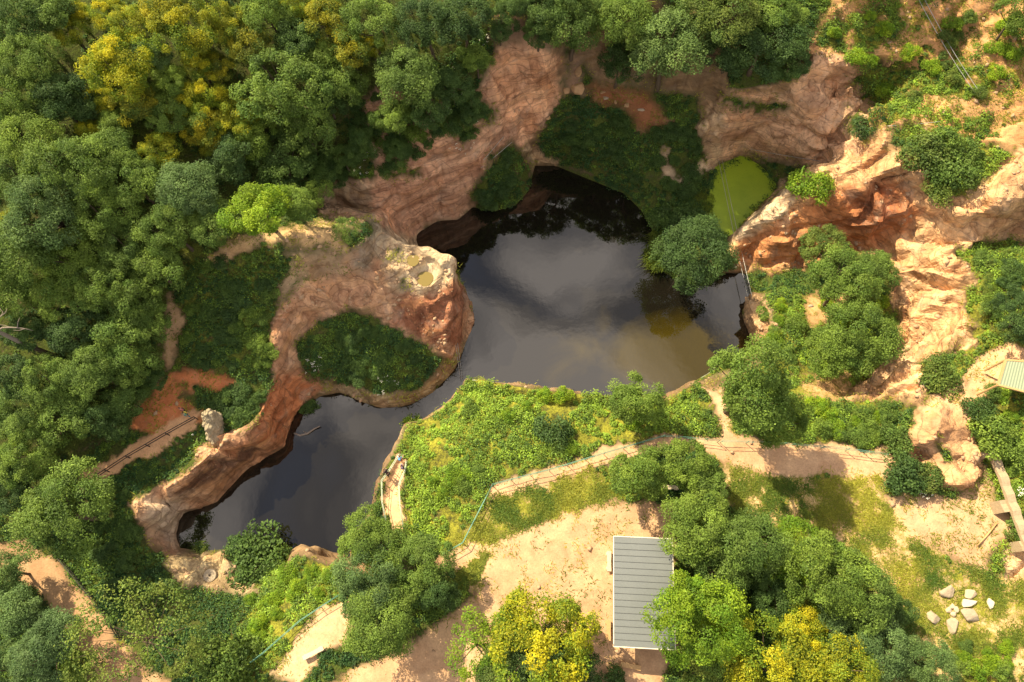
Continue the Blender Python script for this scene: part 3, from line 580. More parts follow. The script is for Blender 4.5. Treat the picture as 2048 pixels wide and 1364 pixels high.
# green patches lying over rock
VEG = [[(895,55),(985,70),(968,150),(950,235),(895,205)],[(690,215),(720,200),(740,250),(720,330),(690,330)],[(830,180),(905,168),(990,215),(985,252),(940,245),(880,200)],[(705,270),(760,300),(800,320),(830,265),(800,240),(740,250)],[(890,190),(930,200),(960,255),(930,290),(900,260)],[(770,345),(830,330),(840,350),(780,365)],
 [(945,400),(960,350),(1005,290),(1040,295),(1062,335),(1055,385),(1030,412),(990,425)],
 [(1775,262),(1830,245),(1960,285),(1968,345),(1925,395),(1870,385),(1850,325),(1780,295)],[(1700,160),(1760,110),(1830,150),(1960,120),(2000,180),(1940,200),(1850,190),(1820,240),(1760,230)],[(1640,40),(1800,0),(1810,60),(1760,100),(1700,110),(1630,90)],
 [(1440,190),(1500,200),(1580,205),(1575,225),(1500,225),(1440,215)],[(1500,300),(1590,335),(1600,365),(1560,370),(1530,330)],[(1690,215),(1720,220),(1715,265),(1690,270)],
 [(1960,480),(2090,470),(2090,690),(1990,690),(1920,600),(1930,560),(1990,560),(1915,510)],[(1830,720),(1900,700),(1960,640),(1970,690),(1930,760),(1860,790)],[(1870,870),(1890,930),(1920,920)],
 [(350,500),(430,530),(520,490),(600,510),(560,560),(540,640),(540,730),(440,745),(370,740),(370,640),(345,590)],
 [(600,675),(640,640),(690,622),(740,622),(790,660),(880,705),(890,720),(840,770),(780,785),(700,775),(610,745)],
 [(350,765),(400,775),(450,795),(555,750),(545,790),(510,850),(440,870),(395,880),(440,840),(400,800)],[(690,440),(750,445),(745,480),(690,500)],[(780,500),(800,500),(800,520),(775,520)],[(800,560),(815,560),(815,580),(800,580)]]
veg = np.zeros(len(V))
for p in VEG: veg = np.maximum(veg, zmask(p, 7, QX, QY))
vk = veg * np.clip((fbm(V * .55, 4, 77) - .29) * 9, 0, 1)
zc = zc * (1 - vk[:, None]) + np.array([.055, .06, .022]) * vk[:, None]; zr *= 1 - vk; zg = zg * (1 - vk) + .62 * vk; bare *= 1 - vk; cls = np.where(vk > .6, 0, cls)
under = V[:, 2] < .12
zc = np.where(under[:, None] & (PXv > 1600)[:, None] & False, zc, zc)
# broken rock relief, pushed along the normal
dpit = np.full(len(V), 9.)
for (x, y, z, r, wet_or_lit) in pit_geo: dpit = np.minimum(dpit, np.hypot(V[:, 0] - x, V[:, 1] - y) - r)
amp = zr * np.clip((dpit - .4) / .8, 0, 1) * np.clip((V[:, 2] + .3) / .8, .0, 1)
amp = amp * np.clip(edgedist(V[:, 0], V[:, 1], pond_xy) / 3., .25, 1)
m = amp > .02; Pm = V[m]; rot = np.array(Matrix.Rotation(.7, 3, 'X') @ Matrix.Rotation(-.65, 3, 'Z'))
Pr = Pm @ rot.T * np.array([.62, 1, 1.1])
dsp = 2.6 * facet(Pr * .2, 3) + .9 * facet(Pr * .5, 9)
def joints(P, n, sp, seed, wob):
    n = np.array(n) / np.linalg.norm(n); v = P @ n / sp + (fbm(P * .10, 2, seed) - .5) * wob
    k = np.floor(v).astype(np.int64); f = v - k; f = np.where(f < .8, f / .8, (1 - f) / .2); return (f - .5) * (.15 + 1.2 * h3(k, k * 0 + seed, k * 0, 5)) * np.clip((fbm(P * .16, 3, seed + 40) - .36) * 4.5, .04, 1)
dsp = dsp + 1.35 * joints(Pm, (.35, -.55, .75), 3.6, 3, 5.) + 1.3 * joints(Pm, (.80, .50, .30), 4.6, 4, 5.) + .55 * joints(Pm, (-.45, .75, .50), 1.9, 6, 4.)
eastw = np.clip((PXv[m] - 1380) / 60, 0, 1) * .5 + .5
NS_ = NRM.copy()
for _ in range(7):
    acc = np.zeros_like(NS_); tn = NS_[T].sum(1)
    for k in range(3): np.add.at(acc, T[:, k], tn)
    NS_ = acc / np.maximum(np.linalg.norm(acc, axis=1, keepdims=True), 1e-9)
V2 = V.copy(); V2[m] += NS_[m] * (dsp * amp[m] * eastw)[:, None]
ng = ~m; V2[ng, 2] += (fbm(V[ng] * .5, 4, 88) - .5) * .35 * np.clip(V[ng, 2] - .3, 0, 1) * (dpit[ng] > .8)
V = V2
# normals of the whole sheet, so that the pieces join invisibly
fn = np.cross(V[T[:, 1]] - V[T[:, 0]], V[T[:, 2]] - V[T[:, 0]]); vn = np.zeros_like(V)
for k in range(3): np.add.at(vn, T[:, k], fn)
vn /= np.maximum(np.linalg.norm(vn, axis=1, keepdims=True), 1e-9)
fc = np.sort(cls[T], axis=1)[:, 1]
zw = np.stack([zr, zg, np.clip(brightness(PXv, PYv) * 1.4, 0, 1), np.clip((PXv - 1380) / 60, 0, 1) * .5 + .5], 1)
for k, nm in ((0, 'ground'), (1, 'rock_terrain'), (2, 'dirt_path')):
    t = T[fc == k]; u, inv = np.unique(t, return_inverse=True)
    me = npmesh(nm, V[u], inv.reshape(t.shape), {'zonecol': zc[u], 'zonew': zw[u]}, True)
    if k != 1: me.normals_split_custom_set_from_vertices(vn[u].tolist())
    if k == 1: me.polygons.foreach_set('use_smooth', np.zeros(len(me.polygons), bool))
    tag(link(nm, me, GM), kind='structure')
# heights follow the finished surface closely enough for standing things
top_kd = None
from mathutils.bvhtree import BVHTree
bvh = BVHTree.FromPolygons(V.tolist(), T.tolist())
def gz(x, y, dflt=None):
    r = bvh.ray_cast(Vector((x, y, 200)), Vector((0, 0, -1)))
    return r[0].z if r[0] is not None else float(G(x, y))
def ghit(px, py):
    """ground point seen at a survey point"""
    d = Vector(ray(px, py)).normalized(); r = bvh.ray_cast(Vector((0, 0, CH)), d)
    return r[0] if r[0] is not None else Vector(hit(px, py))
# water
def sheet(name, xy, z, m):
    bm = bmesh.new(); bm.faces.new([bm.verts.new((x, y, z)) for x, y in xy]); bmesh.ops.triangulate(bm, faces=bm.faces[:]); bmesh.ops.recalc_face_normals(bm, faces=bm.faces[:])
    if bm.faces[0].normal.z < 0: bmesh.ops.reverse_faces(bm, faces=bm.faces[:])
    me = bpy.data.meshes.new(name); bm.to_mesh(me); bm.free(); return tag(link(name, me, m), kind='structure')
def grow(xy, r):
    xy = np.array(xy); a = .5 * np.sum(xy[:, 0] * np.roll(xy[:, 1], -1) - np.roll(xy[:, 0], -1) * xy[:, 1]); o = []
    for i in range(len(xy)):
        d = xy[(i + 1) % len(xy)] - xy[i - 1]; d /= np.linalg.norm(d); o.append(xy[i] + np.array([d[1], -d[0]]) * (r if a > 0 else -r))
    return o
sheet('lake_water', grow(lake_xy, .35), 0.0, WM)
sheet('algae_water', grow(pond_xy, .6), POND_Z, AM)

# ------------------------------------------------------------------ foliage
def leaves(C, Nn, size, asp=.62, fold=.25):
    """diamond leaf sprays at centres C facing Nn"""
    n = len(C); Nn = Nn / np.maximum(np.linalg.norm(Nn, axis=1, keepdims=True), 1e-6)
    r = rng.normal(size=(n, 3)); t = np.cross(Nn, r); t /= np.maximum(np.linalg.norm(t, axis=1, keepdims=True), 1e-6); b = np.cross(Nn, t)
    s = size[:, None]; Vv = np.empty((n, 4, 3))
    Vv[:, 0] = C - t * s * .5; Vv[:, 1] = C - b * s * asp * .5 + Nn * s * fold * .3; Vv[:, 2] = C + t * s * .5; Vv[:, 3] = C + b * s * asp * .5 + Nn * s * fold * .3
    return Vv.reshape(-1, 3), np.arange(n * 4).reshape(n, 4)
def unit(n):
    v = rng.normal(size=(n, 3)); return v / np.linalg.norm(v, axis=1, keepdims=True)
def crown(name, nl=42, lr=.30, leaf=.075, per=210, flat=.85, hz=1.5, holes=0., tall=1., uneven=.22, tintmode='rand'):
    cen = []; outl = []; k = random.choice((4, 5, 5, 6)) if hz > 1 else 3; a0 = random.uniform(0, 6.28); subs = []
    for i in range(k):
        az = a0 + 6.283 * i / k + random.uniform(-.35, .35); rr = random.uniform(.36, .58); subs.append((np.array([math.cos(az) * rr, math.sin(az) * rr, random.uniform(-.28, .12) * flat]), random.uniform(.36, .56)))
    subs.append((np.array([random.uniform(-.15, .15), random.uniform(-.15, .15), random.uniform(.12, .38) * flat]), random.uniform(.42, .56)))
    tries = 0
    while len(cen) < nl and tries < 6000:
        tries += 1
        sc_, sr_ = random.choice(subs); d = unit(1)[0]
        if d[2] < -.5: continue
        p = sc_ + d * np.array([1, 1, flat]) * (sr_ * random.uniform(.75, 1.08)) * tall
        if any(np.linalg.norm((p - q) / np.array([1, 1, flat])) < r2 * .72 for q, r2 in subs) and random.random() > .06: continue
        if any(np.linalg.norm(p - q) < lr * .6 for q in cen): continue
        dd = d * .65 + p / max(np.linalg.norm(p), .2) * .35
        cen.append(p); outl.append(dd / np.linalg.norm(dd))
    Cs, Ns, Sz, Vc, Tn = [], [], [], [], []
    for p, d in zip(cen, outl):
        k = int(per * random.uniform(.7, 1.2)); L = lr * random.uniform(.62, 1.4)
        u = unit(k * 2); u = u[(u @ d + u[:, 2] * .6) > -.45][:k]; k = len(u)
        r = L * (1 - .55 * rng.random(k) ** 2.2)
        bump = 1 + .30 * np.sin(u @ rng.normal(size=3) * 5) * np.sin(u @ rng.normal(size=3) * 6)
        q = p + u * (r * bump)[:, None] * np.array([1, 1, .8])
        Cs.append(q); Ns.append(u * .55 + np.array([0, 0, .75]) + rng.normal(size=(k, 3)) * .5); Sz.append(leaf * rng.uniform(.6, 1.35, k))
        lv = random.uniform(.25, .75); Vc.append(np.clip(lv + rng.normal(size=k) * .16, 0, 1))
        base = random.uniform(0, 1)
        if tintmode == 'top': base = np.clip(.06 + .70 * (d[2] * .7 + .3) + random.uniform(-.55, .30), 0, 1)
        Tn.append(np.clip(base + rng.normal(size=k) * .18, 0, 1))
    C = np.vstack(Cs); C[:, 2] += hz
    V_, F_ = leaves(C, np.vstack(Ns), np.concatenate(Sz))
    colr = np.stack([np.concatenate(Vc), np.concatenate(Tn), np.zeros(len(C))], 1).repeat(4, 0)
    me = npmesh(name, V_, F_, {'leafcol': colr}); me.materials.append(LM['oak'])
    return me, [p + np.array([0, 0, hz]) for p in cen]
def trunk(name, cens, hz=1.5, r0=.06, nb=9, h0=.55):
    mb = MB(); top = Vector((random.uniform(-.06, .06), random.uniform(-.06, .06), hz * .95))
    def axis(t): return Vector((top.x * t + .03 * math.sin(t * 5), top.y * t + .03 * math.cos(t * 4) - .03, top.z * t))
    mb.tube([axis(t) + Vector((0, 0, -.12 if t == 0 else 0)) for t in (0, .04, .25, .5, .75, 1)], [r0 * 1.5, r0 * 1.05, r0 * .85, r0 * .65, r0 * .45, r0 * .2], 7)
    for c in random.sample(cens, min(nb, len(cens))):
        c = Vector(c); t = min(.9, max(h0, random.uniform(h0, .85))); s = axis(t); md = s.lerp(c, .5) + Vector((0, 0, -.04))
        mb.tube([s, md, c], [r0 * .42, r0 * .26, r0 * .08], 5, False)
    me = mb.mesh(name, True); me.materials.append(M['bark']); return me
PROTO = {}
def mk(kind, n, **kw):
    tk = {k: kw.pop(k) for k in ('r0', 'nb', 'h0') if k in kw}
    PROTO[kind] = []
    for i in range(n):
        cm, ce = crown('crown', **kw); PROTO[kind].append((cm, trunk('trunk', ce, kw.get('hz', 1.5), **tk)))
mk('big', 4, nl=70, lr=.19, leaf=.040, per=390, uneven=.30)
mk('mid', 4, nl=50, lr=.22, leaf=.052, per=360, uneven=.32)
mk('yel', 3, nl=54, lr=.21, leaf=.044, per=360, uneven=.32, tintmode='top')
mk('tuft', 2, nl=30, lr=.26, leaf=.06, per=170, uneven=.4, flat=1.05)
mk('sparse', 1, nl=80, lr=.15, leaf=.036, per=75, uneven=.5, nb=26, r0=.022, h0=.45, hz=1.3, flat=.55)
mk('shrub', 4, nl=24, lr=.34, leaf=.105, per=150, uneven=.35, hz=.42, flat=.62, r0=.05, nb=6, h0=.3)

HC = {'big': 1.5, 'mid': 1.5, 'yel': 1.5, 'tuft': 1.5, 'sparse': 1.3, 'shrub': .42}
def place(px, py, rpx, proto, tf=1.):
    R = rpx / 19.
    for _ in range(4):
        p = hit(px, py, HC[proto] * R * tf + .15); q = p - np.array([0, 0, CH]); dep = q[1] * st - q[2] * ct
        R = rpx * dep / FPX
    return p, R
ntree = 0
TALL = {(1525, 85): .68, (1455, 112): .68, (1585, 120): .6, (1560, 20): .7, (1430, 50): .8, (690, 318): .7, (672, 350): .7, (635, 335): .75, (1515, 765): 1.6, (1570, 835): 1.6, (1385, 1235): 1.1}
def tree(px, py, rpx, kind, label, group=None, proto=None, name='tree', cat='tree', pos=None):
    global ntree
    if proto is None: proto = 'yel' if kind == 'yellow' else ('big' if rpx > 58 else 'mid')
    tf = TALL.get((px, py), 1.)
    if pos is None: p, R = place(px, py, rpx, proto, tf)
    else: p, R = np.array([pos[0], pos[1], 0]), pos[2]
    z = gz(p[0], p[1])
    cm, tm = PROTO[proto][ntree % len(PROTO[proto])]; ntree += 1
    root = empty(name, (p[0], p[1], z), random.uniform(0, 6.28), R * 1.03)
    root.scale = (R * 1.03, R * 1.03, R * tf * random.uniform(.95, 1.12))
    tag(root, label, cat, group)
    t = bpy.data.objects.new('trunk' if proto != 'shrub' else 'stem', tm); col.objects.link(t); t.parent = root
    c = bpy.data.objects.new('crown' if proto != 'shrub' else 'foliage', cm); col.objects.link(c); c.parent = root
    c.material_slots[0].link = 'OBJECT'; c.material_slots[0].material = LM[kind]
    return root

WOOD = 'trees of the wooded hillside'
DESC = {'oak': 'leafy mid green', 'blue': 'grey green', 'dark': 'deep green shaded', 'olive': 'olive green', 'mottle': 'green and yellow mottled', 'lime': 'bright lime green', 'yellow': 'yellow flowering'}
def zone(px, py):
    if py < 330 and px < 700: return 'wood at the upper left corner' if px < 350 else 'wood above the headland ridge'
    if px < 520 and py < 620: return 'wood left of the headland ridge'
    if px < 400 and py < 1060: return 'wood beside the sloping fenced path'
    if px < 200: return 'grove by the lower left track'
    if px < 1120 and py < 330: return 'wood above the left cliff'
    if px < 1700 and py < 200: return 'wood above the steep lake bank'
    return 'grove by the grey roofed shelter'
FOREST = [(40,40,55,'dark'),(112,25,50,'oak'),(60,118,62,'oak'),(140,60,38,'yellow'),(22,200,60,'oak'),(112,195,52,'dark'),(212,25,38,'yellow'),(265,55,46,'yellow'),(330,25,46,'mottle'),(372,62,64,'yellow'),(442,45,48,'yellow'),
 (300,110,42,'blue'),(240,135,68,'yellow'),(335,160,40,'oak'),(395,120,42,'yellow'),(410,190,44,'yellow'),(330,225,42,'oak'),(200,195,36,'yellow'),(270,205,46,'mottle'),(322,300,44,'yellow'),(180,262,32,'yellow'),(225,250,36,'oak'),
 (475,235,46,'yellow'),(205,130,34,'yellow'),(365,210,36,'yellow'),(430,285,34,'yellow'),(150,25,34,'yellow'),(405,250,44,'mottle'),(562,175,88,'oak'),(612,255,58,'oak'),(505,265,48,'oak'),(540,25,50,'oak'),(495,80,45,'mottle'),(590,70,50,'dark'),(650,40,48,'mottle'),(700,95,48,'mottle'),(745,45,52,'oak'),(640,120,46,'oak'),
 (820,150,70,'oak'),(858,48,60,'dark'),(930,38,52,'dark'),(690,165,48,'oak'),(745,95,24,'yellow'),(655,195,40,'dark'),(560,318,58,'dark'),(635,335,48,'dark'),(690,318,36,'dark'),(460,320,48,'dark'),(430,140,34,'mottle'),(600,12,36,'yellow'),
 (50,275,66,'oak'),(140,215,46,'dark'),(40,350,60,'oak'),(130,330,76,'oak'),(212,300,52,'oak'),(100,420,80,'blue'),(205,425,66,'oak'),(262,355,60,'oak'),(372,385,66,'blue'),(345,455,60,'oak'),(430,440,46,'oak'),(30,440,28,'yellow'),
 (60,505,72,'oak'),(155,505,64,'oak'),(250,485,60,'oak'),(305,530,56,'oak'),(20,585,62,'oak'),(105,580,60,'oak'),(195,572,60,'oak'),(262,600,54,'oak'),(145,655,54,'dark'),(228,668,56,'oak'),(295,650,44,'oak'),(60,660,44,'dark'),
 (185,740,60,'oak'),(262,722,50,'oak'),(105,765,60,'oak'),(38,825,62,'oak'),(130,835,58,'oak'),(205,840,48,'dark'),(60,900,64,'oak'),(18,965,50,'dark'),(250,800,44,'dark'),(300,755,30,'dark'),(20,750,46,'dark'),
 (14,1145,46,'blue'),(24,1225,56,'blue'),(85,1295,70,'blue'),(20,1335,60,'blue'),(150,1345,42,'oak'),
 (1340,85,82,'blue'),(1430,50,78,'olive'),(1455,112,60,'dark'),(1525,85,80,'dark'),(1240,50,62,'oak'),(1150,38,68,'oak'),(1085,15,44,'dark'),(1240,125,44,'dark'),(1020,8,36,'dark'),(1560,20,54,'oak'),(1585,120,40,'dark'),
 (1690,1262,60,'blue'),(1765,1296,66,'blue'),(1850,1335,60,'blue'),(1560,1180,50,'dark'),(1778,1225,44,'dark'),(1010,1345,56,'olive'),(1000,48,34,'dark'),(1078,62,32,'dark'),(955,120,34,'oak'),(905,165,40,'dark'),(940,215,32,'dark'),(862,215,42,'dark'),(792,232,42,'oak'),(795,300,30,'dark'),(720,285,34,'dark'),(672,350,26,'dark')]
cnt = {}
for (x, y, r, k) in FOREST:
    tree(x, y, r, k, f"{DESC[k]} {'large ' if r > 62 else ''}tree in the {zone(x, y)}", WOOD)
SOLO = [
 (520,410,66,'lime','bright green round tree on the ridge above the pale rim path','mid'),(590,412,42,'oak','small green tree beside the bright tree on the rim path','mid'),(643,402,30,'oak','young green tree at the top end of the rim path','tuft'),
 (692,458,28,'oak','low bushy tree on the ridge beside grey rock','tuft'),(120,1022,92,'oak','broad round tree alone between the fenced path and the track','big'),
 (270,1275,128,'olive','sparse open tree with bare branches over the lower left track','sparse'),
 (745,1075,66,'oak','topmost tree of the clump below the fenced lookout path','big'),(835,1135,66,'oak','tree at the right of the clump beside the sandy clearing','big'),(738,1175,74,'blue','left tree of the clump leaning over the lake edge','big'),(765,1250,76,'oak','lowest tree of the clump left of the sandy clearing','big'),(880,1185,42,'dark','small dark tree at the clump end on the sand','mid'),
 (955,1290,64,'lime','feathery light green tree left of the yellow tree on the clearing','tuft'),(1082,1290,100,'yellow','large yellow crowned tree standing on the sandy clearing','yel'),(1138,1258,58,'yellow','smaller yellow tree at the upper right of the large yellow tree','yel'),(1022,1262,50,'yellow','small yellow tree at the upper left of the large yellow tree','yel'),(1085,1345,76,'blue','grey green tree below the yellow tree on the clearing','big'),(1150,1335,52,'dark','dark small tree between the yellow tree and the shelter','mid'),
 (1395,1060,76,'oak','tree touching the upper right roof corner of the shelter','big'),(1480,1085,78,'oak','green tree right of the shelter behind the roof corner tree','big'),(1440,1145,56,'oak','lower green tree between shelter and lime tree','mid'),
 (1385,1235,94,'lime','bright lime tree overhanging the grey shelter roof','big'),(1455,1265,56,'lime','small lime tree right of the one over the roof','mid'),(1420,1325,58,'olive','olive tree below the lime tree by the shelter','mid'),
 (1585,1105,60,'lime','light green tree at the edge of the lawn','mid'),(1645,1140,82,'oak','big green tree beside the lawn','big'),(1725,1185,76,'oak','green tree at the lawn corner near the stone circle','big'),
 (1605,1265,58,'yellow','small yellow tree above the row of golden trees','yel'),(1545,1335,92,'yellow','golden yellow tree at the left of the golden row','yel'),(1680,1340,76,'yellow','golden yellow tree at the right of the golden row','yel'),(1478,1345,48,'yellow','low golden tree by the olive tree','yel'),
 (1278,950,56,'oak','rounded light green tree beside the fenced gravel path','mid'),(1372,925,50,'oak','tree behind the log bench by the fenced path','mid'),(1410,965,44,'oak','small tree right of the log bench','mid'),
 (1270,800,54,'oak','single round tree on the bright bank above the lake','mid'),(1515,765,92,'oak','large dark leaved tree over the lake corner and path','big'),(1570,835,60,'oak','tree between the large corner tree and the path','big'),
 (1725,680,74,'oak','tree in the hollow below the east cliff','big'),(1660,700,48,'oak','smaller tree in the hollow left of the cliff tree','mid'),
 (1690,570,70,'oak','tall tree in front of the red rock face','big'),(1645,500,46,'olive','yellowish green tree just above the tall tree at the red rock face','mid'),(1745,535,44,'oak','smaller tree on the right of the tall tree at the rock face','mid'),
 (1385,500,80,'dark','rounded dark green willow at the water between lake and pond','big'),
 (2035,30,44,'oak','tree at the top of the orange slope','mid'),(2045,640,46,'dark','dark tree on the slope above the netted roof','mid')]
for (x, y, r, k, lab, pr) in SOLO: tree(x, y, r, k, lab, None, pr)
# more of the wood, beyond the picture's edges
for i in range(46):
    s = i % 4; t = random.random()
    x, y = [(-70 + 150 * t, random.uniform(66, 80)), (random.uniform(-76, -55), -20 + 95 * t), (-60 + 110 * t, random.uniform(-24, -11)), (random.uniform(56, 74), -15 + 85 * t)][s]
    pxx, pyy = proj(np.array([x, y, gz(x, y) + 6]))
    if -20 < pxx < 2068 and -20 < pyy < 1384: continue
    tree(0, 0, 60, random.choice(['oak', 'oak', 'dark', 'blue', 'olive']), 'green tree of the surrounding wood outside the quarry rim', 'trees beyond the quarry', 'mid', pos=(x, y, random.uniform(3, 4.4)))
# shrubs
SHR = [(1620,375,40,'lime','bright shrub growing on the pale rock spur by the pond'),(1880,755,40,'olive','rounded olive shrub on the pink plateau'),(1812,945,46,'dark','dark shrub at the foot of the rock hump'),(1855,955,36,'olive','yellowish shrub under the rock hump'),(1105,862,36,'dark','dark shrub on the bright bank'),
 (520,1112,58,'dark','deep green bush at the lake edge by the carved ledge'),(478,1105,34,'dark','smaller bush beside the deep green lake edge bush'),(1990,870,44,'oak','green shrub on the slope above the stone wall'),(2025,900,36,'oak','shrub above the middle of the stone wall'),(1960,820,30,'dark','dark shrub below the netted roof'),(822,838,20,'lime','yellow green bush on the lake point near the lookout'),(610,808,22,'dark','bush hanging over the water under the red wall'),(1338,440,34,'dark','shrub on the bank above the willow'),(1372,436,32,'dark','shrub between willow and green pond'),(1322,520,26,'dark','low shrub at the left foot of the willow'),(1445,520,26,'dark','low shrub at the right foot of the willow'),
 (1850,305,42,'olive','shrub at the left of the green patch on the orange slope'),(1900,335,46,'oak','largest shrub of the green patch on the orange slope'),(1890,285,34,'oak','upper shrub of the green patch on the orange slope'),(1930,300,32,'oak','right shrub of the green patch on the orange slope'),(1885,375,34,'olive','lowest shrub of the green patch on the orange slope'),
 (1740,240,26,'dark','dark shrub at the rim of the rock alcove'),(400,1090,18,'dark','small bush standing in the shaded water'),(1210,940,0,'oak',''),(450,1330,60,'oak','leafy bush below the green railing at the lower left'),(1222,1362,28,'dark','dark bush below the shelter'),(1800,880,34,'oak','green shrub beside the pink rock at the path end'),(2035,1060,26,'oak','shrub on top of the stone wall end')]
for (x, y, r, k, lab) in SHR:
    if r: tree(x, y, r, k, lab, None, 'shrub', 'shrub', 'shrub')
RANDSH = [([(360,520),(540,520),(540,730),(370,735)], 26, 'dark oak', 'leafy shrub in the shaded hollow left of the red wall', 'shrubs in the shaded hollow'), ([(610,690),(700,630),(860,710),(780,775),(620,740)], 16, 'dark', 'low dark shrub in the green bowl of the headland', 'shrubs in the headland bowl'),
 ([(960,770),(1400,790),(1420,860),(1330,865),(990,950),(830,1020),(830,900)], 14, 'lime lime oak', 'bright bush on the sunlit bank above the lake', 'bushes on the sunlit bank'), ([(1530,610),(1780,600),(1780,720),(1560,730)], 18, 'oak lime', 'low bush in the sunny hollow under the east cliff', 'bushes in the sunny hollow'),
 ([(1640,20),(2030,30),(2030,170),(1780,230),(1700,140)], 22, 'olive lime olive', 'yellowish shrub scattered on the orange slope', 'shrubs on the orange slope'), ([(1930,520),(2040,500),(2040,700),(1960,640)], 18, 'oak dark olive', 'green shrub on the slope right of the east cliff', 'shrubs right of the east cliff'),
 ([(1130,220),(1400,260),(1380,380),(1290,370),(1130,320)], 24, 'dark', 'dark shrub on the steep bank above the lake', 'shrubs on the steep lake bank'), ([(1000,300),(1050,340),(990,410),(955,400)], 8, 'dark', 'dark bush spilling to the water under the cliff', 'bushes under the left cliff'),
 ([(170,1000),(290,940),(260,1150),(330,1200),(220,1180)], 16, 'dark', 'low shrub in the shade behind the lake wall', 'shrubs behind the lake wall'), ([(470,1230),(560,1130),(690,1150),(640,1200),(520,1290)], 12, 'lime', 'bright shrub beside the lower green railing', 'shrubs by the lower railing'),
 ([(1620,810),(1790,810),(1770,890),(1640,870)], 14, 'oak lime', 'round bush behind the long path railing', 'bushes behind the path railing'), ([(400,780),(530,770),(500,850),(440,880)], 10, 'dark', 'dark shrub near the pale rock pillar', 'shrubs near the rock pillar'),
 ([(700,200),(970,160),(975,250),(780,350)], 34, 'dark oak', 'shrub clinging to the slope above the left cliff', 'shrubs above the left cliff'), ([(1960,780),(2045,800),(2045,980),(2010,930)], 10, 'oak lime', 'green shrub on the bank above the curved wall', 'shrubs above the curved wall'), ([(1930,1290),(2045,1290),(2045,1350),(1880,1350)], 10, 'oak lime', 'low green shrub on the lawn below the stones', 'shrubs below the stone circle')]
for poly, k, kinds, lab, grp in RANDSH:
    p = np.array(poly, float); got = []; tries = 0
    while len(got) < k and tries < 900:
        tries += 1
        q = p.min(0) + rng.random(2) * (p.max(0) - p.min(0))
        if inpoly(q[:1], q[1:], p)[0] and all(np.hypot(*(q - g)) > 17 for g in got): got.append(q)
    for q in got: tree(q[0], q[1], random.uniform(11, 22), random.choice(kinds.split()), lab, grp, 'shrub', 'shrub', 'shrub')

# ground cover: leaf sprays over every overgrown part (one uncountable mass)
def scatter_on(weight, n):
    """n points on the terrain, chance by triangle area x weight"""
    A = np.linalg.norm(np.cross(V[T[:, 1]] - V[T[:, 0]], V[T[:, 2]] - V[T[:, 0]]), axis=1) * weight
    cdf = np.cumsum(A); f = np.searchsorted(cdf, rng.random(n) * cdf[-1]); u = rng.random((n, 2)); fl = u.sum(1) > 1; u[fl] = 1 - u[fl]
    return V[T[f, 0]] + (V[T[f, 1]] - V[T[f, 0]]) * u[:, :1] + (V[T[f, 2]] - V[T[f, 0]]) * u[:, 1:], f
tc_ = V[T].mean(1); tpx, tpy = proj(tc_)
vis = (tpx > -60) & (tpx < 2110) & (tpy > -60) & (tpy < 1420)
forest = inpoly(tpx, tpy, [(-100,-100),(1600,-100),(1560,120),(1250,110),(980,60),(900,110),(740,190),(680,250),(740,340),(640,370),(420,500),(335,580),(335,740),(250,850),(150,940),(-100,1060)])
tb = bare[T].mean(1); tg = zg[T].mean(1); tr = zr[T].mean(1)
gcov = np.clip(1 - tb * 1.6, 0, 1) * (tg > .58) * (tr < .35) * vis * (tc_[:, 2] > .12) * np.where(forest, .12, 1.)
lawn = np.zeros(len(T))
for poly in (Z[-1][0], Z[-2][0], Z[-3][0], Z[-4][0]): lawn = np.maximum(lawn, inpoly(tpx, tpy, poly) * 1.)
gcov *= 1 - lawn
orange = inpoly(tpx, tpy, [(1590,110),(1700,-40),(2090,-40),(2090,310),(1850,262),(1740,245),(1748,180),(1700,118)])
gcov = np.maximum(gcov, orange * (fbm(tc_ * .45, 4, 12) > .55) * .7)
def cover(name, npts, per, weight, rad, leaf, hgt):
    P, f = scatter_on(weight, npts)
    clump = fbm(P * .55, 3, 3); P = P[clump > .36]; f = f[clump > .36]; clump = clump[clump > .36]; nn = len(P)
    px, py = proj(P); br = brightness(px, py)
    R = rad * (.45 + 1.3 * np.clip((clump - .36) * 2.5, 0, 1)) * rng.uniform(.6, 1.3, nn)
    u = unit(nn * per).reshape(nn, per, 3); u[..., 2] = np.abs(u[..., 2]); rr = rng.uniform(.55, 1.05, (nn, per, 1))
    C = P[:, None] + u * rr * R[:, None, None] * np.array([1, 1, hgt])
    Nn = u * .5 + np.array([0, 0, .8]) + rng.normal(size=u.shape) * .45
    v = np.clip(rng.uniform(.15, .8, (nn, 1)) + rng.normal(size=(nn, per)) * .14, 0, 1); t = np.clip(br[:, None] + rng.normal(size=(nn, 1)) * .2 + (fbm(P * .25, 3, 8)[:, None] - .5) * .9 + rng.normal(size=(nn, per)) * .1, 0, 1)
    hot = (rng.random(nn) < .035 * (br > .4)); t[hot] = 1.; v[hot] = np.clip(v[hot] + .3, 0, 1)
    VV, FF = leaves(C.reshape(-1, 3), Nn.reshape(-1, 3), (leaf * rng.uniform(.6, 1.35, (nn, per))).ravel())
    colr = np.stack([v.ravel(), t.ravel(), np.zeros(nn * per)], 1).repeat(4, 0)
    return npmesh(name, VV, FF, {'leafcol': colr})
tag(link('ground_cover', cover('ground_cover', 19000, 36, gcov, .50, .185, .85), LM['cover']), 'low leafy ground cover of ivy and bramble over the banks', 'ground cover', None, 'stuff')
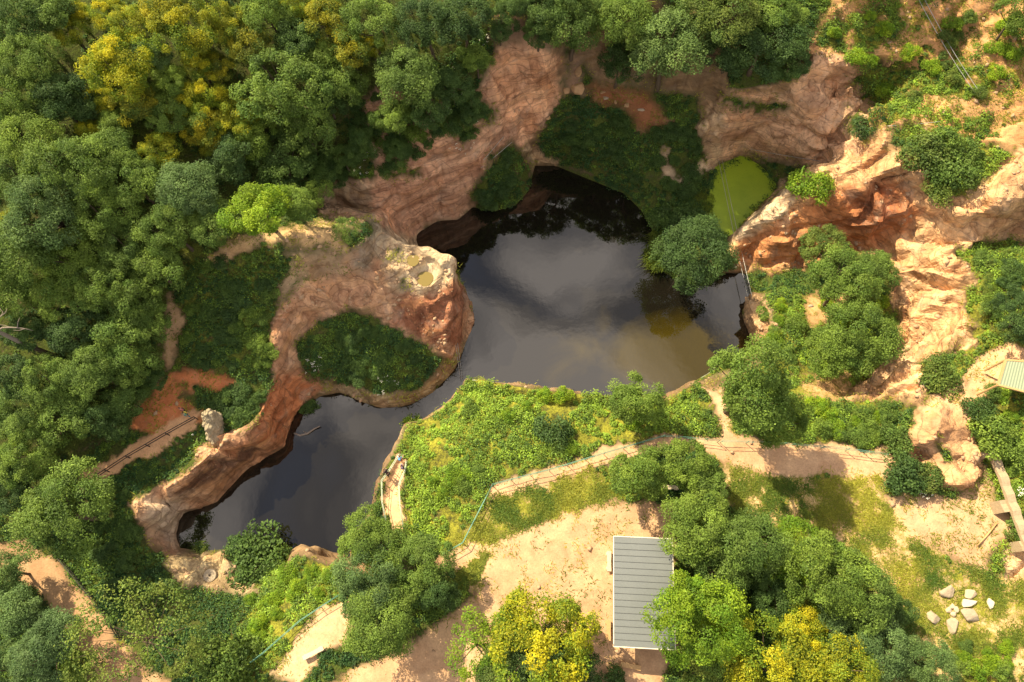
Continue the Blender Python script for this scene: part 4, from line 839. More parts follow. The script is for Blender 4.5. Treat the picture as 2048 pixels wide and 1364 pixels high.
# grass blades on lawn and verges
lw = (lawn * .8 + (tg > .12) * (tg < .5) * .10 + orange * .15 + inpoly(tpx, tpy, [(940,1130),(1140,1030),(1340,1020),(1340,1075),(1225,1075),(1222,1330),(1150,1230),(960,1200)]) * .035) * vis * (tc_[:, 2] > 1)
P, f = scatter_on(lw, 64000); cl = fbm(P * .8, 4, 21); keep = rng.random(len(cl)) < np.clip((cl - .42) * 5, 0, 1); P = P[keep]; cl = cl[keep]; per = 5; nn = len(P)
base = P[:, None] + rng.normal(size=(nn, per, 3)) * np.array([.2, .2, 0]); ang = rng.uniform(0, 6.28, (nn, per)); hh = rng.uniform(.05, .20, (nn, per)); lean = rng.normal(size=(nn, per, 2)) * .2
w = .045; dx = np.stack([np.cos(ang), np.sin(ang), 0 * ang], -1) * w
tip = base + np.concatenate([lean, hh[..., None]], -1)
VV = np.stack([base - dx, base + dx, tip], 2).reshape(-1, 3); FF = np.arange(nn * per * 3).reshape(-1, 3)
tt = np.clip(.42 + (fbm(P * .35, 3, 44)[:, None] - .42) * 2.4 + rng.normal(size=(nn, per)) * .15, 0, 1)
colr = np.stack([rng.uniform(.2, .8, (nn, per)).ravel(), tt.ravel(), 0 * tt.ravel()], 1).repeat(3, 0)
tag(link('grass', npmesh('grass', VV, FF, {'leafcol': colr}), LM['grass']), 'thin grass on the lawn and sandy verges', 'grass', None, 'stuff')
# rubble lying on rock shelves, cliff feet and sandy edges
nzt = np.cross(V[T[:, 1]] - V[T[:, 0]], V[T[:, 2]] - V[T[:, 0]]); nzt = nzt[:, 2] / np.maximum(np.linalg.norm(nzt, axis=1), 1e-9)
rw = (tr * .9 + (fc == 2) * .05) * (nzt > .72) * vis * (tc_[:, 2] > .15)
P, f = scatter_on(rw, 2600); cl = fbm(P * .35, 3, 63); P = P[cl > .45]; vv = []; ff = []; cc = []
oct_ = np.array([[1, 0, 0], [0, 1, 0], [-1, 0, 0], [0, -1, 0], [0, 0, 1], [0, 0, -1], [.7, .7, .5], [-.7, .6, .45]])
of = [(0, 6, 4), (6, 1, 4), (1, 7, 4), (7, 2, 4), (2, 3, 4), (3, 0, 4), (0, 1, 6), (1, 2, 7), (1, 0, 5), (2, 1, 5), (3, 2, 5), (0, 3, 5)]
for p in P:
    r = .07 + .30 * random.random() ** 4; Rm = np.array(Matrix.Rotation(random.uniform(0, 6.28), 3, 'Z') @ Matrix.Rotation(random.uniform(-.5, .5), 3, 'X')); k = len(vv)
    q = (oct_ * rng.uniform(.65, 1.25, oct_.shape) * np.array([1.2, .9, .65]) * r) @ Rm.T + p; vv += q.tolist(); ff += [(a_ + k, b_ + k, c_ + k) for a_, b_, c_ in of]
tag(link('rubble', npmesh('rubble', np.array(vv), np.array(ff)), M['stone_rubble']), 'loose rock rubble on the shelves and at the foot of the cliffs', 'rubble', None, 'stuff')
# white umbels
C = []
for (x, y, sp, k) in ((720,330,25,9),(735,295,18,6),(905,225,35,12),(925,250,20,9),(930,300,25,8),(630,735,18,12),(765,755,12,4),(775,768,18,10),(965,85,18,6),(890,150,15,5),(1845,985,14,14),(2035,985,10,8),(700,170,30,4),(1015,330,3,1),(390,872,3,1)):
    for _ in range(k):
        p = ghit(x + random.gauss(0, sp * .5), y + random.gauss(0, sp * .5))
        for _ in range(5): C.append((p.x + random.gauss(0, .08), p.y + random.gauss(0, .08), p.z + random.uniform(.5, .6)))
C = np.array(C); VV, FF = leaves(C, np.tile([0, 0, 1.], (len(C), 1)) + rng.normal(size=C.shape) * .2, np.full(len(C), .10), 1.)
tag(link('white_flowers', npmesh('white_flowers', VV, FF, {'leafcol': np.full((len(VV), 3), .6)}), LM['white']), 'small white flower heads among the dark ground cover', 'flowers', None, 'stuff')

# ------------------------------------------------------------------ built things
def railing(pts, h, mt, label, spacing=2.2, name='metal_railing', rr=.03, cat='railing', base=None):
    """pts: survey points of the top rail"""
    P = []
    for (x, y) in pts:
        p = base(x, y) if base else hit(x, y, h); P.append(Vector((p[0], p[1], 0)))
    Q = [P[0]]
    for a, b in zip(P[:-1], P[1:]):
        k = max(1, round((b - a).length / spacing))
        for i in range(1, k + 1): Q.append(a.lerp(b, i / k))
    for q in Q: q.z = max(gz(q.x, q.y), .1)
    for _ in range(2):
        zs = [q.z for q in Q]
        for i in range(1, len(Q) - 1): Q[i].z = max(Q[i].z - .05, .25 * zs[i - 1] + .5 * zs[i] + .25 * zs[i + 1])
    root = empty(name, Q[0]); tag(root, label, cat); o = Q[0]
    for q in Q:
        mb = MB(); mb.tube([q - o - Vector((0, 0, .4)), q - o + Vector((0, 0, h))], rr * 1.15, 6); mb.build('post', mt, root, True)
    for f in (1., .55):
        mb = MB(); mb.tube([q - o + Vector((0, 0, h * f)) for q in Q], rr, 6); mb.build('rail', mt, root, True)
    return root
railing([(885,1108),(925,1085),(985,968),(1100,938),(1210,905),(1330,870),(1440,880)], 1.1, M['rail_green'], 'green metal railing bending along the gravel path above the bank', rr=.03)
railing([(1446,881),(1550,884),(1700,897),(1778,908)], 1.1, M['rail_green'], 'straight green railing along the wide path behind the bushes', rr=.03)
railing([(676,1190),(600,1240),(520,1310),(450,1362),(430,1380)], 1.1, M['rail_green'], 'green railing on the slope below the clump of trees at lower left', rr=.03)
railing([(771,1040),(764,1005),(762,960),(780,936),(798,909),(806,909)], 1.1, M['rail_pale'], 'pale green railing on the water side of the lookout path', 1.9, rr=.03)
railing([(812,922),(809,940),(797,968),(799,1010),(806,1056)], 1.1, M['rail_pale'], 'pale green railing on the land side of the lookout path', 1.9, rr=.03)
railing([(166,968),(250,912),(330,866),(388,834)], 1.05, M['rail_dark'], 'dark two bar railing beside the red sloping path', 2.4, 'wooden_railing', .05)
railing([(116,1118),(150,1158),(205,1228),(235,1275)], 1.0, M['rail_dark'], 'dark railing along the edge of the lower left track', 2.4, 'wooden_railing', .05)

# shelter with a grey metal roof
def shelter():
    z0 = gz(*un(1285, 1200, 8)); zr = z0 + 3.0
    tl, tr, bl = [Vector((*un(x, y, zr), 0)) for x, y in ((1228,1073),(1342,1079),(1226,1292))]
    ux = (tr - tl); W = ux.length; ux.normalize(); uy = Vector((ux.y, -ux.x, 0)); Ln = abs((bl - tl).dot(uy))
    ctr = tl + ux * W / 2 + uy * Ln / 2; root = empty('open_shelter', (ctr.x, ctr.y, z0), math.atan2(ux.y, ux.x))
    tag(root, 'open timber shelter with a grey metal roof on the sandy clearing', 'shelter')
    hx, hy = W / 2, Ln / 2; zl, zrr = 2.75, 3.15           # falls to the west
    ang = math.atan2(zrr - zl, W); R = Matrix.Rotation(-ang, 3, 'Y'); zc_ = (zl + zrr) / 2 + .2
    sl = W / math.cos(ang)
    mb = MB(); mb.box((0, 0, zc_), (sl, Ln, .07), rot=R); rf = mb.build('roof', M['roof'], root)
    sm = MB(); n_ = 17
    for i in range(1, n_): sm.box(R @ Vector((0, -hy + Ln * i / n_, .055)) + Vector((0, 0, zc_)), (sl * .995, .025, .045), rot=R)
    sm.build('roof_seam', M['darkgap'], rf)
    tm = MB()
    for s in (-1, 1): tm.box(R @ Vector((s * (sl / 2 + .035), 0, -.03)) + Vector((0, 0, zc_)), (.07, Ln + .14, .2), rot=R)
    for s in (-1, 1): tm.box(R @ Vector((0, s * (hy + .035), -.03)) + Vector((0, 0, zc_)), (sl - .01, .07, .2), rot=R)
    tm.build('roof_trim', M['trim'], rf)
    for i in range(4):
        y = -hy + .35 + (Ln - .7) * i / 3
        for s, z in ((-1, zl), (1, zrr)): MB().box((s * (hx - .35), y, (z - .3) / 2), (.18, .18, z + .3)).build('post', M['wood'], root, bevel=.02)
        MB().box(R @ Vector((0, y - ctr.z, -.2)) + Vector((0, 0, zc_)), (sl * .94, .14, .2), rot=R).build('beam', M['wood'], root)
    for s, z in ((-1, zl), (1, zrr)): MB().box((s * (hx - .35), 0, z - .12), (.16, Ln - .3, .2)).build('plate_beam', M['wood'], root)
    mb = MB()
    for i in range(5): mb.box((-hx + .35, -hy + Ln * (.42 + .115 * i), .9), (.05, Ln * .105, .12)); mb.box((-hx + .35, -hy + Ln * (.42 + .115 * i), .45), (.05, Ln * .105, .12))
    mb.build('side_boards', M['wood_pale'], root)
shelter()

def bench(a, b, mt, label, w=.40):
    pa, pb = ghit(*a), ghit(*b); mid = (pa + pb) / 2; d = pb - pa; Ln = max(1.5, Vector((d.x, d.y)).length)
    root = empty('log_bench', (mid.x, mid.y, gz(mid.x, mid.y)), math.atan2(d.y, d.x)); tag(root, label, 'bench', 'log benches')
    mb = MB(); k = 10; prof = [(-w / 2, .46), (-w / 2 * .8, .36), (0, .28), (w / 2 * .8, .36), (w / 2, .46)]
    for i in range(5):
        x = -Ln / 2 + Ln * i / 4
        for (y, z) in prof: mb.v.append((x, y * (1 + .08 * math.sin(i * 2.1)), z + .01 * math.sin(i)))
    for i in range(4):
        for q in range(5): A = i * 5 + q; B = i * 5 + (q + 1) % 5; mb.f.append((A, B, B + 5, A + 5))
    mb.f.append((4, 3, 2, 1, 0)); mb.f.append((20, 21, 22, 23, 24))
    mb.build('seat', mt, root)
    for s in (-1, 1): MB().tube([(s * Ln * .36, -w * .62, .17), (s * Ln * .36, w * .62, .17)], [.17, .18], 9).build('leg', mt, root)
bench((1217,1103), (1217,1143), M['wood_pale'], 'pale log bench beside the upper left side of the grey shelter')
bench((1216,1240), (1216,1281), M['wood'], 'yellow log bench beside the lower left side of the grey shelter')
bench((1240,1327), (1280,1336), M['wood'], 'log bench in the shade below the grey shelter')
bench((1328,976), (1352,976), M['wood_pale'], 'log bench under the small trees by the fenced path')
bench((608,1316), (648,1295), M['stone_white'], 'white slab bench on the gravel beside the lower left railing')

# boulders: broken convex blocks
def boulder(px, py, wpx, hpx, mt, label, group=None, tall=.6, rot=0., seed=0, name='boulder', npt=15, sink=.30, cat='boulder'):
    p = ghit(px, py); q = Vector((p.x, p.y, p.z - CH)); dep = q.y * st - q.z * ct; sx_, sy_ = wpx * dep / FPX / 2, hpx * dep / FPX / 2
    r = random.Random(seed * 31 + int(px)); bm = bmesh.new()
    for i in range(npt):
        u = Vector((r.gauss(0, 1), r.gauss(0, 1), r.gauss(0, 1))).normalized(); e = .8
        u = Vector([math.copysign(abs(c) ** e, c) for c in u]); bm.verts.new((u.x * sx_, u.y * sy_, u.z * tall * min(sx_, sy_) + tall * min(sx_, sy_) * (1 - sink * 2)))
    bmesh.ops.convex_hull(bm, input=bm.verts[:]); loose = [v for v in bm.verts if not v.link_faces]; bmesh.ops.delete(bm, geom=loose, context='VERTS')
    bmesh.ops.bevel(bm, geom=bm.edges[:], offset=min(sx_, sy_) * .07, segments=1, affect='EDGES')
    bmesh.ops.triangulate(bm, faces=bm.faces[:]); bmesh.ops.subdivide_edges(bm, edges=bm.edges[:], cuts=1)
    for v in bm.verts: v.co *= 1 + r.uniform(-.02, .02)
    me = bpy.data.meshes.new(name); bm.to_mesh(me); bm.free(); o = link(name, me, mt); o.location = p; o.rotation_euler = (0, 0, rot); return tag(o, label, cat, group)
G1 = 'boulders on the slope by the red cliff'; G2 = 'seat stones round the fire ring'; G3 = 'stones of the fire ring'
boulder(1156,140,15,40,M['stone_ochre'],'tall narrow boulder beside the right foot of the red cliff',G1,.9,0,1)
boulder(1155,178,28,36,M['stone_ochre'],'largest boulder near the foot of the red cliff',G1,.7,.3,2)
boulder(1133,181,14,22,M['stone_ochre'],'boulder at the left of the largest one by the red cliff',G1,.7,0,3)
boulder(1095,236,14,10,M['stone_ochre'],'single ochre boulder at the base of the red cliff',G1,.7,0,4)
for i, (x, y, w_, h_, l) in enumerate([(1206,185,13,10,'small ochre stone at the left of the row of stones'),(1211,197,15,10,'grey stone below the small ochre stone in the row'),(1231,203,6,16,'thin upright stone in the row on the red slope'),(1253,211,13,14,'rounded stone right of the thin upright stone'),(1282,220,16,8,'flat stone at the right end of the row on the red slope'),(1236,151,12,6,'flat pale stone at the foot of the dark trees')]):
    boulder(x, y, w_, h_, M['stone'] if i in (1, 4) else M['stone_ochre'], l, G1, .6, 0, 10 + i)
for i, (x, y, w_, h_, mt, l) in enumerate([(1890,1180,27,24,'stone','big rounded seat stone at the top of the stone circle'),(1939,1187,22,16,'stone_pale','slanting stone touching the white slab of the stone circle'),(1936,1204,30,15,'stone_white','flat white slab in the stone circle'),(1938,1231,24,30,'stone','large upright seat stone at the right of the stone circle'),(1864,1235,20,22,'stone','seat stone at the left of the stone circle'),(1902,1252,29,20,'stone','seat stone at the bottom of the stone circle'),(1980,1207,18,13,'stone_white','small white stone outside the circle on the lawn')]):
    boulder(x, y, w_ * 1.28, h_ * 1.28, M[mt], l, G2, .55, .2 * i, 30 + i)
for i, (x, y, l) in enumerate([(1902,1212,'top stone of the small fire ring'),(1896,1220,'left stone of the small fire ring'),(1912,1219,'right stone of the small fire ring'),(1905,1227,'bottom stone of the small fire ring')]):
    boulder(x, y, 13, 12, M['stone_pale'], l, G3, .7, .4 * i, 50 + i)
boulder(1575,541,10,8,M['stone_ochre'],'loose ochre stone under the red rock spur',None,.7,0,61)
boulder(1469,533,12,12,M['stone_pale'],'pale stone at the tip of the spur by the water',None,.7,0,62)
boulder(1621,612,12,8,M['stone'],'grey stone in the sunny hollow',None,.5,0,63)
boulder(1845,770,18,14,M['stone_white'],'white block on the rock wall by the plateau',None,.6,0,64)
# leaning pale rock pillar
def pillar():
    p = ghit(436, 858); bm = bmesh.new()
    prof = [(-.6, .8, 2.2, -.2), (.6, .75, 2.0, 0), (1.4, .85, 1.6, .35), (2.1, .95, 1.2, .7), (2.7, .7, .8, 1.0), (3.1, .25, .35, 1.2)]
    k = 18; rings = [[bm.verts.new((a_ * math.cos(2 * PI * q / k) - .12 * z, b_ * math.sin(2 * PI * q / k) + o_, z)) for q in range(k)] for z, a_, b_, o_ in prof]
    for j in range(len(rings) - 1):
        for q in range(k): bm.faces.new((rings[j][q], rings[j][(q + 1) % k], rings[j + 1][(q + 1) % k], rings[j + 1][q]))
    bm.faces.new(rings[-1]); bmesh.ops.subdivide_edges(bm, edges=bm.edges[:], cuts=5, use_grid_fill=True)
    co = np.array([v.co[:] for v in bm.verts]); d = .7 * facet(co * np.array([.8, .5, .8]), 70) + .5 * facet(co * 1.5, 80) + .22 * facet(co * 3.6, 90) - .1; bm.normal_update()
    for v, q in zip(bm.verts, d): v.co += v.normal * q
    me = bpy.data.meshes.new('rock_pillar'); bm.to_mesh(me); bm.free(); o = link('rock_pillar', me, M['stone_pillar']); o.location = p; o.scale = (.85, .9, .9)
    tag(o, 'pale grey rock pillar standing at the end of the red path', 'rock')
M['stone_pillar'] = simple('pillar_stone', (.30, .25, .17), .95, 1., 3.5, .55, 0, 2.2)
pillar()
# millstone lying on the carved ledge
p = ghit(422, 1151); mb = MB(); k = 28
for (r, z) in ((.10, .12), (.13, .34), (.62, .36), (.66, .3), (.66, -.1)):
    for q in range(k): mb.v.append((r * math.cos(2 * PI * q / k), r * math.sin(2 * PI * q / k), z))
for j in range(4):
    for q in range(k): mb.f.append((j * k + q, j * k + (q + 1) % k, (j + 1) * k + (q + 1) % k, (j + 1) * k + q))
mb.f.append(tuple(range(k)))
o = mb.build('millstone', M['stone']); o.location = p; tag(o, 'round carved millstone lying on the rock ledge by the lake', 'millstone')
# rain puddles in the carved pits
for (x, y, z, r, wet_or_lit), lab in zip(pit_geo, (0, 0, 0, 0, 'small olive puddle in the upper pit of the headland', 'yellow rain puddle in a round pit on the pale headland')):
    if wet_or_lit:
        mb = MB(); k = 26
        for q in range(k): t = 2 * PI * q / k; rr_ = (r + .16) * (1 + .05 * math.sin(3 * t)); mb.v.append((rr_ * math.cos(t), rr_ * math.sin(t), 0))
        mb.f.append(tuple(range(k))); o = mb.build('rain_puddle', PM); o.location = (x, y, z - .10); tag(o, lab, 'puddle')

# cables
def cable(a, b, label, group=None, r=.03, sag=.02, ha=.6, hb=.6, n_=12, name='steel_cable', m='steel'):
    A = Vector(hit(a[0], a[1], ha)); B = Vector(hit(b[0], b[1], hb)); Ln = (B - A).length; mb = MB()
    mb.tube([A.lerp(B, i / n_) - A - Vector((0, 0, 4 * sag * Ln * (i / n_) * (1 - i / n_))) for i in range(n_ + 1)], r, 5); o = mb.build(name, M[m], None, True); o.location = A; tag(o, label, 'cable', group)
GC = 'steel climbing cables'
cable((1838,0),(1950,185),'left cable of the pair crossing the orange slope',GC); cable((1850,0),(1962,188),'right cable of the pair crossing the orange slope',GC)
cable((1437,318),(1500,612),'left cable of the pair over the green pond',GC,.025,.01,1.2,.9); cable((1444,318),(1508,610),'right cable of the pair over the green pond',GC,.025,.01,1.2,.9)
cable((911,688),(921,758),'left cable of the pair across the narrow water',GC,.025,.01); cable((915,686),(925,757),'right cable of the pair across the narrow water',GC,.025,.01)
cable((1008,272),(967,320),'upper cable of the pair under the red cliff',GC,.025,.01,1.,1.); cable((1024,284),(962,336),'lower cable of the pair under the red cliff',GC,.025,.01,1.,1.)
cable((1505,690),(1402,756),'cable across the lake corner beside the large tree',GC,.025,.01); cable((1500,298),(1640,322),'cable across the foot of the pond cliff',GC,.025,.01)
cable((945,760),(1150,779),'thin handrail cable along the bright bank edge',GC,.025,.0,.5,.5); cable((1775,252),(1880,243),'short cable on the orange slope above the spur',GC)

# curved rubble wall with buttresses on the right
def wall():
    pts = [Vector((*un(x, y, 10.6), 0)) for x, y in ((1972,898),(1990,918),(2006,955),(2018,990),(2030,1022),(2044,1060),(2060,1100))]
    zt = 11.0; root = empty('stone_wall', (pts[3].x, pts[3].y, gz(pts[3].x - 2, pts[3].y)), 0); tag(root, 'curved rubble wall with deep arched recesses on the right', 'wall'); o = Vector(root.location)
    Q = []
    for a_, b_ in zip(pts[:-1], pts[1:]):
        for i in range(4): Q.append(a_.lerp(b_, i / 4))
    Q.append(pts[-1]); nrm = []
    for i in range(len(Q)):
        d = (Q[min(i + 1, len(Q) - 1)] - Q[max(i - 1, 0)]).normalized(); nrm.append(Vector((d.y, -d.x, 0)))   # towards the clearing (west)
    sgn = -1 if nrm[5].x > 0 else 1
    def strip(name, f0, f1, z0, z1, i0, i1):
        mb = MB()
        for i in range(i0, i1 + 1):
            w0 = Q[i] + nrm[i] * sgn * f0; w1 = Q[i] + nrm[i] * sgn * f1; jz = .08 * math.sin(i * 1.7)
            for w_, z in ((w0, z0), (w1, z0), (w1, z1 + jz), (w0, z1 + jz)): mb.v.append((w_.x - o.x, w_.y - o.y, z - o.z))
        m_ = i1 - i0
        for i in range(m_):
            for q in range(4): A = i * 4 + q; B = i * 4 + (q + 1) % 4; mb.f.append((A, B, B + 4, A + 4))
        mb.f.append((3, 2, 1, 0)); e = m_ * 4; mb.f.append((e, e + 1, e + 2, e + 3)); mb.build(name, M['masonry'], root)
    strip('coping', -.25, .55, zt - .35, zt, 0, len(Q) - 1); strip('back_face', -.25, -.05, 7, zt - .352, 0, len(Q) - 1)
    for (i0, i1) in ((0, 2), (13, 16), (22, 24)): strip('buttress', -.048, .75 if i0 != 13 else 1.1, 7.2, zt - .353, i0, i1)
wall()
# netted roof at the right edge
def netroof():
    z0 = gz(*un(2030, 760, 11)); zt = z0 + 2.6; c_ = [Vector((*un(x, y, zt), zt - z0)) for x, y in ((2011,720),(2120,728),(2112,800),(1996,770))]
    o = sum(c_, Vector()) / 4; root = empty('netted_canopy', (o.x, o.y, z0)); tag(root, 'timber framed canopy with pale green corrugated sheet at the right edge', 'canopy')
    off = Vector((o.x, o.y, 0)); K = [k_ - off for k_ in c_]
    mb = MB(); mb.v = []; nn_ = 40
    for i in range(nn_ + 1):
        a_ = K[0].lerp(K[1], i / nn_); b_ = K[3].lerp(K[2], i / nn_); dz = Vector((0, 0, .03 + (.035 if i % 2 else 0)))
        mb.v += [tuple(a_ + dz), tuple(b_ + dz)]
    for i in range(nn_): mb.f.append((2 * i, 2 * i + 1, 2 * i + 3, 2 * i + 2))
    mb.build('corrugated_sheet', M['netgreen'], root)
    mb = MB()
    for i in range(4): mb.tube([K[i], K[(i + 1) % 4]], .13, 4)
    mb.build('frame', M['wood'], root)
    for q in K: MB().tube([(q.x, q.y, -.6), (q.x, q.y, q.z)], .11, 8).build('post', M['wood'], root)
M['netgreen'] = simple('pale_green_sheet', (.25, .30, .21), .5, 0, 1, .12)
netroof()

# fallen branch, logs, dead trees, reeds
def stick(pts, rads, label, cat, name, mt='deadwood', zs=None, forks=()):
    P = [Vector(hit(x, y, h)) for x, y, h in pts]; o = P[0].copy(); mb = MB(); mb.tube([p - o for p in P], rads, 6)
    for f in forks:
        Pf = [Vector(hit(x, y, h)) - o for x, y, h in f]; mb.tube(Pf, [rads[-1] * 1.2, rads[-1] * .4] if len(Pf) == 2 else [rads[-1] * 1.2] * (len(Pf) - 1) + [rads[-1] * .3], 5)
    ob = mb.build(name, M[mt], None, True); ob.location = o; tag(ob, label, cat)
stick([(588,866,.02),(600,871,.08),(615,867,.12),(628,858,.2),(640,852,.35)], [.10,.13,.12,.10,.05], 'pale fallen branch floating in the lake under the red wall', 'branch', 'fallen_branch', forks=[[(615,867,.1),(606,862,.3)]])
stick([(1956,1092,.15),(1972,1072,.15),(1994,1046,.2)], [.09,.09,.07], 'thin brown log lying on the sand near the stone wall', 'log', 'fallen_log', 'wood')
stick([(1440,541,.1),(1468,545,.12),(1482,541,.15)], [.10,.12,.09], 'pale log lying at the water under the spur tip', 'log', 'fallen_log')
def bare_tree(px, py, hgt, label, lean, seed):
    rr_ = random.Random(seed); p = hit(px, py, 2.0); z = gz(p[0], p[1]); root = empty('dead_tree', (p[0], p[1], z)); tag(root, label, 'dead tree', 'dead trees in the left wood')
    mb = MB(); axis = [Vector((lean[0] * t ** 1.3, lean[1] * t ** 1.3, hgt * t)) + Vector((.35 * math.sin(t * 7 + seed), .35 * math.cos(t * 6), 0)) for t in (0, .25, .5, .75, 1)]
    mb.tube([axis[0] - Vector((0, 0, .5))] + axis[1:], [.28, .22, .17, .12, .05], 7); mb.build('trunk', M['deadwood'], root, True)
    for i in range(13):
        t = rr_.uniform(.4, .98); k = t * 4; a_ = axis[int(k)].lerp(axis[min(4, int(k) + 1)], k % 1); az = rr_.uniform(0, 6.28); Ln = rr_.uniform(1.6, 3.6)
        mb = MB(); d = Vector((math.cos(az), math.sin(az), rr_.uniform(.1, .7))); pts = [a_]; c_ = a_.copy()
        for q in range(5): d = (d + Vector((rr_.gauss(0, .35), rr_.gauss(0, .35), rr_.gauss(0, .25)))).normalized(); c_ = c_ + d * Ln / 5; pts.append(c_.copy())
        mb.tube(pts, [.10, .085, .07, .055, .035, .012], 5)
        for q in (2, 3, 4):
            d2 = Vector((rr_.gauss(0, 1), rr_.gauss(0, 1), rr_.gauss(.2, .5))).normalized(); mb.tube([pts[q], pts[q] + d2 * Ln * .16, pts[q] + d2 * Ln * .28 + Vector((rr_.gauss(0, .15), rr_.gauss(0, .15), .1))], [.045, .03, .01], 4)
        mb.build('branch', M['deadwood'], root, True)
bare_tree(85, 705, 16.5, 'grey leafless dead tree leaning out of the left wood', (-2.4, 1.2), 3)
bare_tree(35, 770, 14.5, 'smaller leafless dead tree below the leaning one', (-1.6, .4), 5)
# reeds at the water
def reeds(px, py, nb, r, label, hh=1.8):
    p = ghit(px, py); vv = []; ff = []
    for i in range(nb):
        a_ = random.uniform(0, 6.28); rr_ = r * math.sqrt(random.random()); b_ = Vector((math.cos(a_) * rr_, math.sin(a_) * rr_ * 1.4, -.3)); t_ = random.uniform(0, 6.28); w_ = Vector((math.cos(t_), math.sin(t_), 0)) * .035
        ln_ = Vector((-abs(random.gauss(.5, .35)), random.gauss(-.5, .35), 0)); h_ = random.uniform(.6, 1) * hh; k = len(vv)
        vv += [b_ - w_, b_ + w_, b_ + ln_ * .4 + w_ * .8 + Vector((0, 0, h_ * .65)), b_ + ln_ * .4 - w_ * .8 + Vector((0, 0, h_ * .65)), b_ + ln_ * 1.3 + Vector((0, 0, h_ * .9))]; ff += [(k, k + 1, k + 2, k + 3), (k + 3, k + 2, k + 4)]
    me = bpy.data.meshes.new('reed_clump'); me.from_pydata([tuple(v) for v in vv], [], ff); a_ = me.attributes.new('leafcol', 'FLOAT_COLOR', 'POINT'); a_.data.foreach_set('color', np.tile([.5, .22, 0, 1], len(vv)).astype(np.float32))
    o = link('reed_clump', me, LM['grass']); o.location = (p.x, p.y, max(p.z, 0)); tag(o, label, 'reeds', 'reeds along the water')
reeds(1312, 515, 500, 1.5, 'tall reeds at the water left of the willow'); reeds(1322, 480, 350, 1.3, 'reeds above the willow on the lake shore'); reeds(1412, 400, 300, 1.2, 'dark reeds on the left edge of the green pond', 1.3); reeds(1418, 440, 260, 1.1, 'reeds at the lower left of the green pond', 1.3); reeds(412, 1096, 130, .6, 'small tuft standing in the shaded corner of the lake', 1.0)

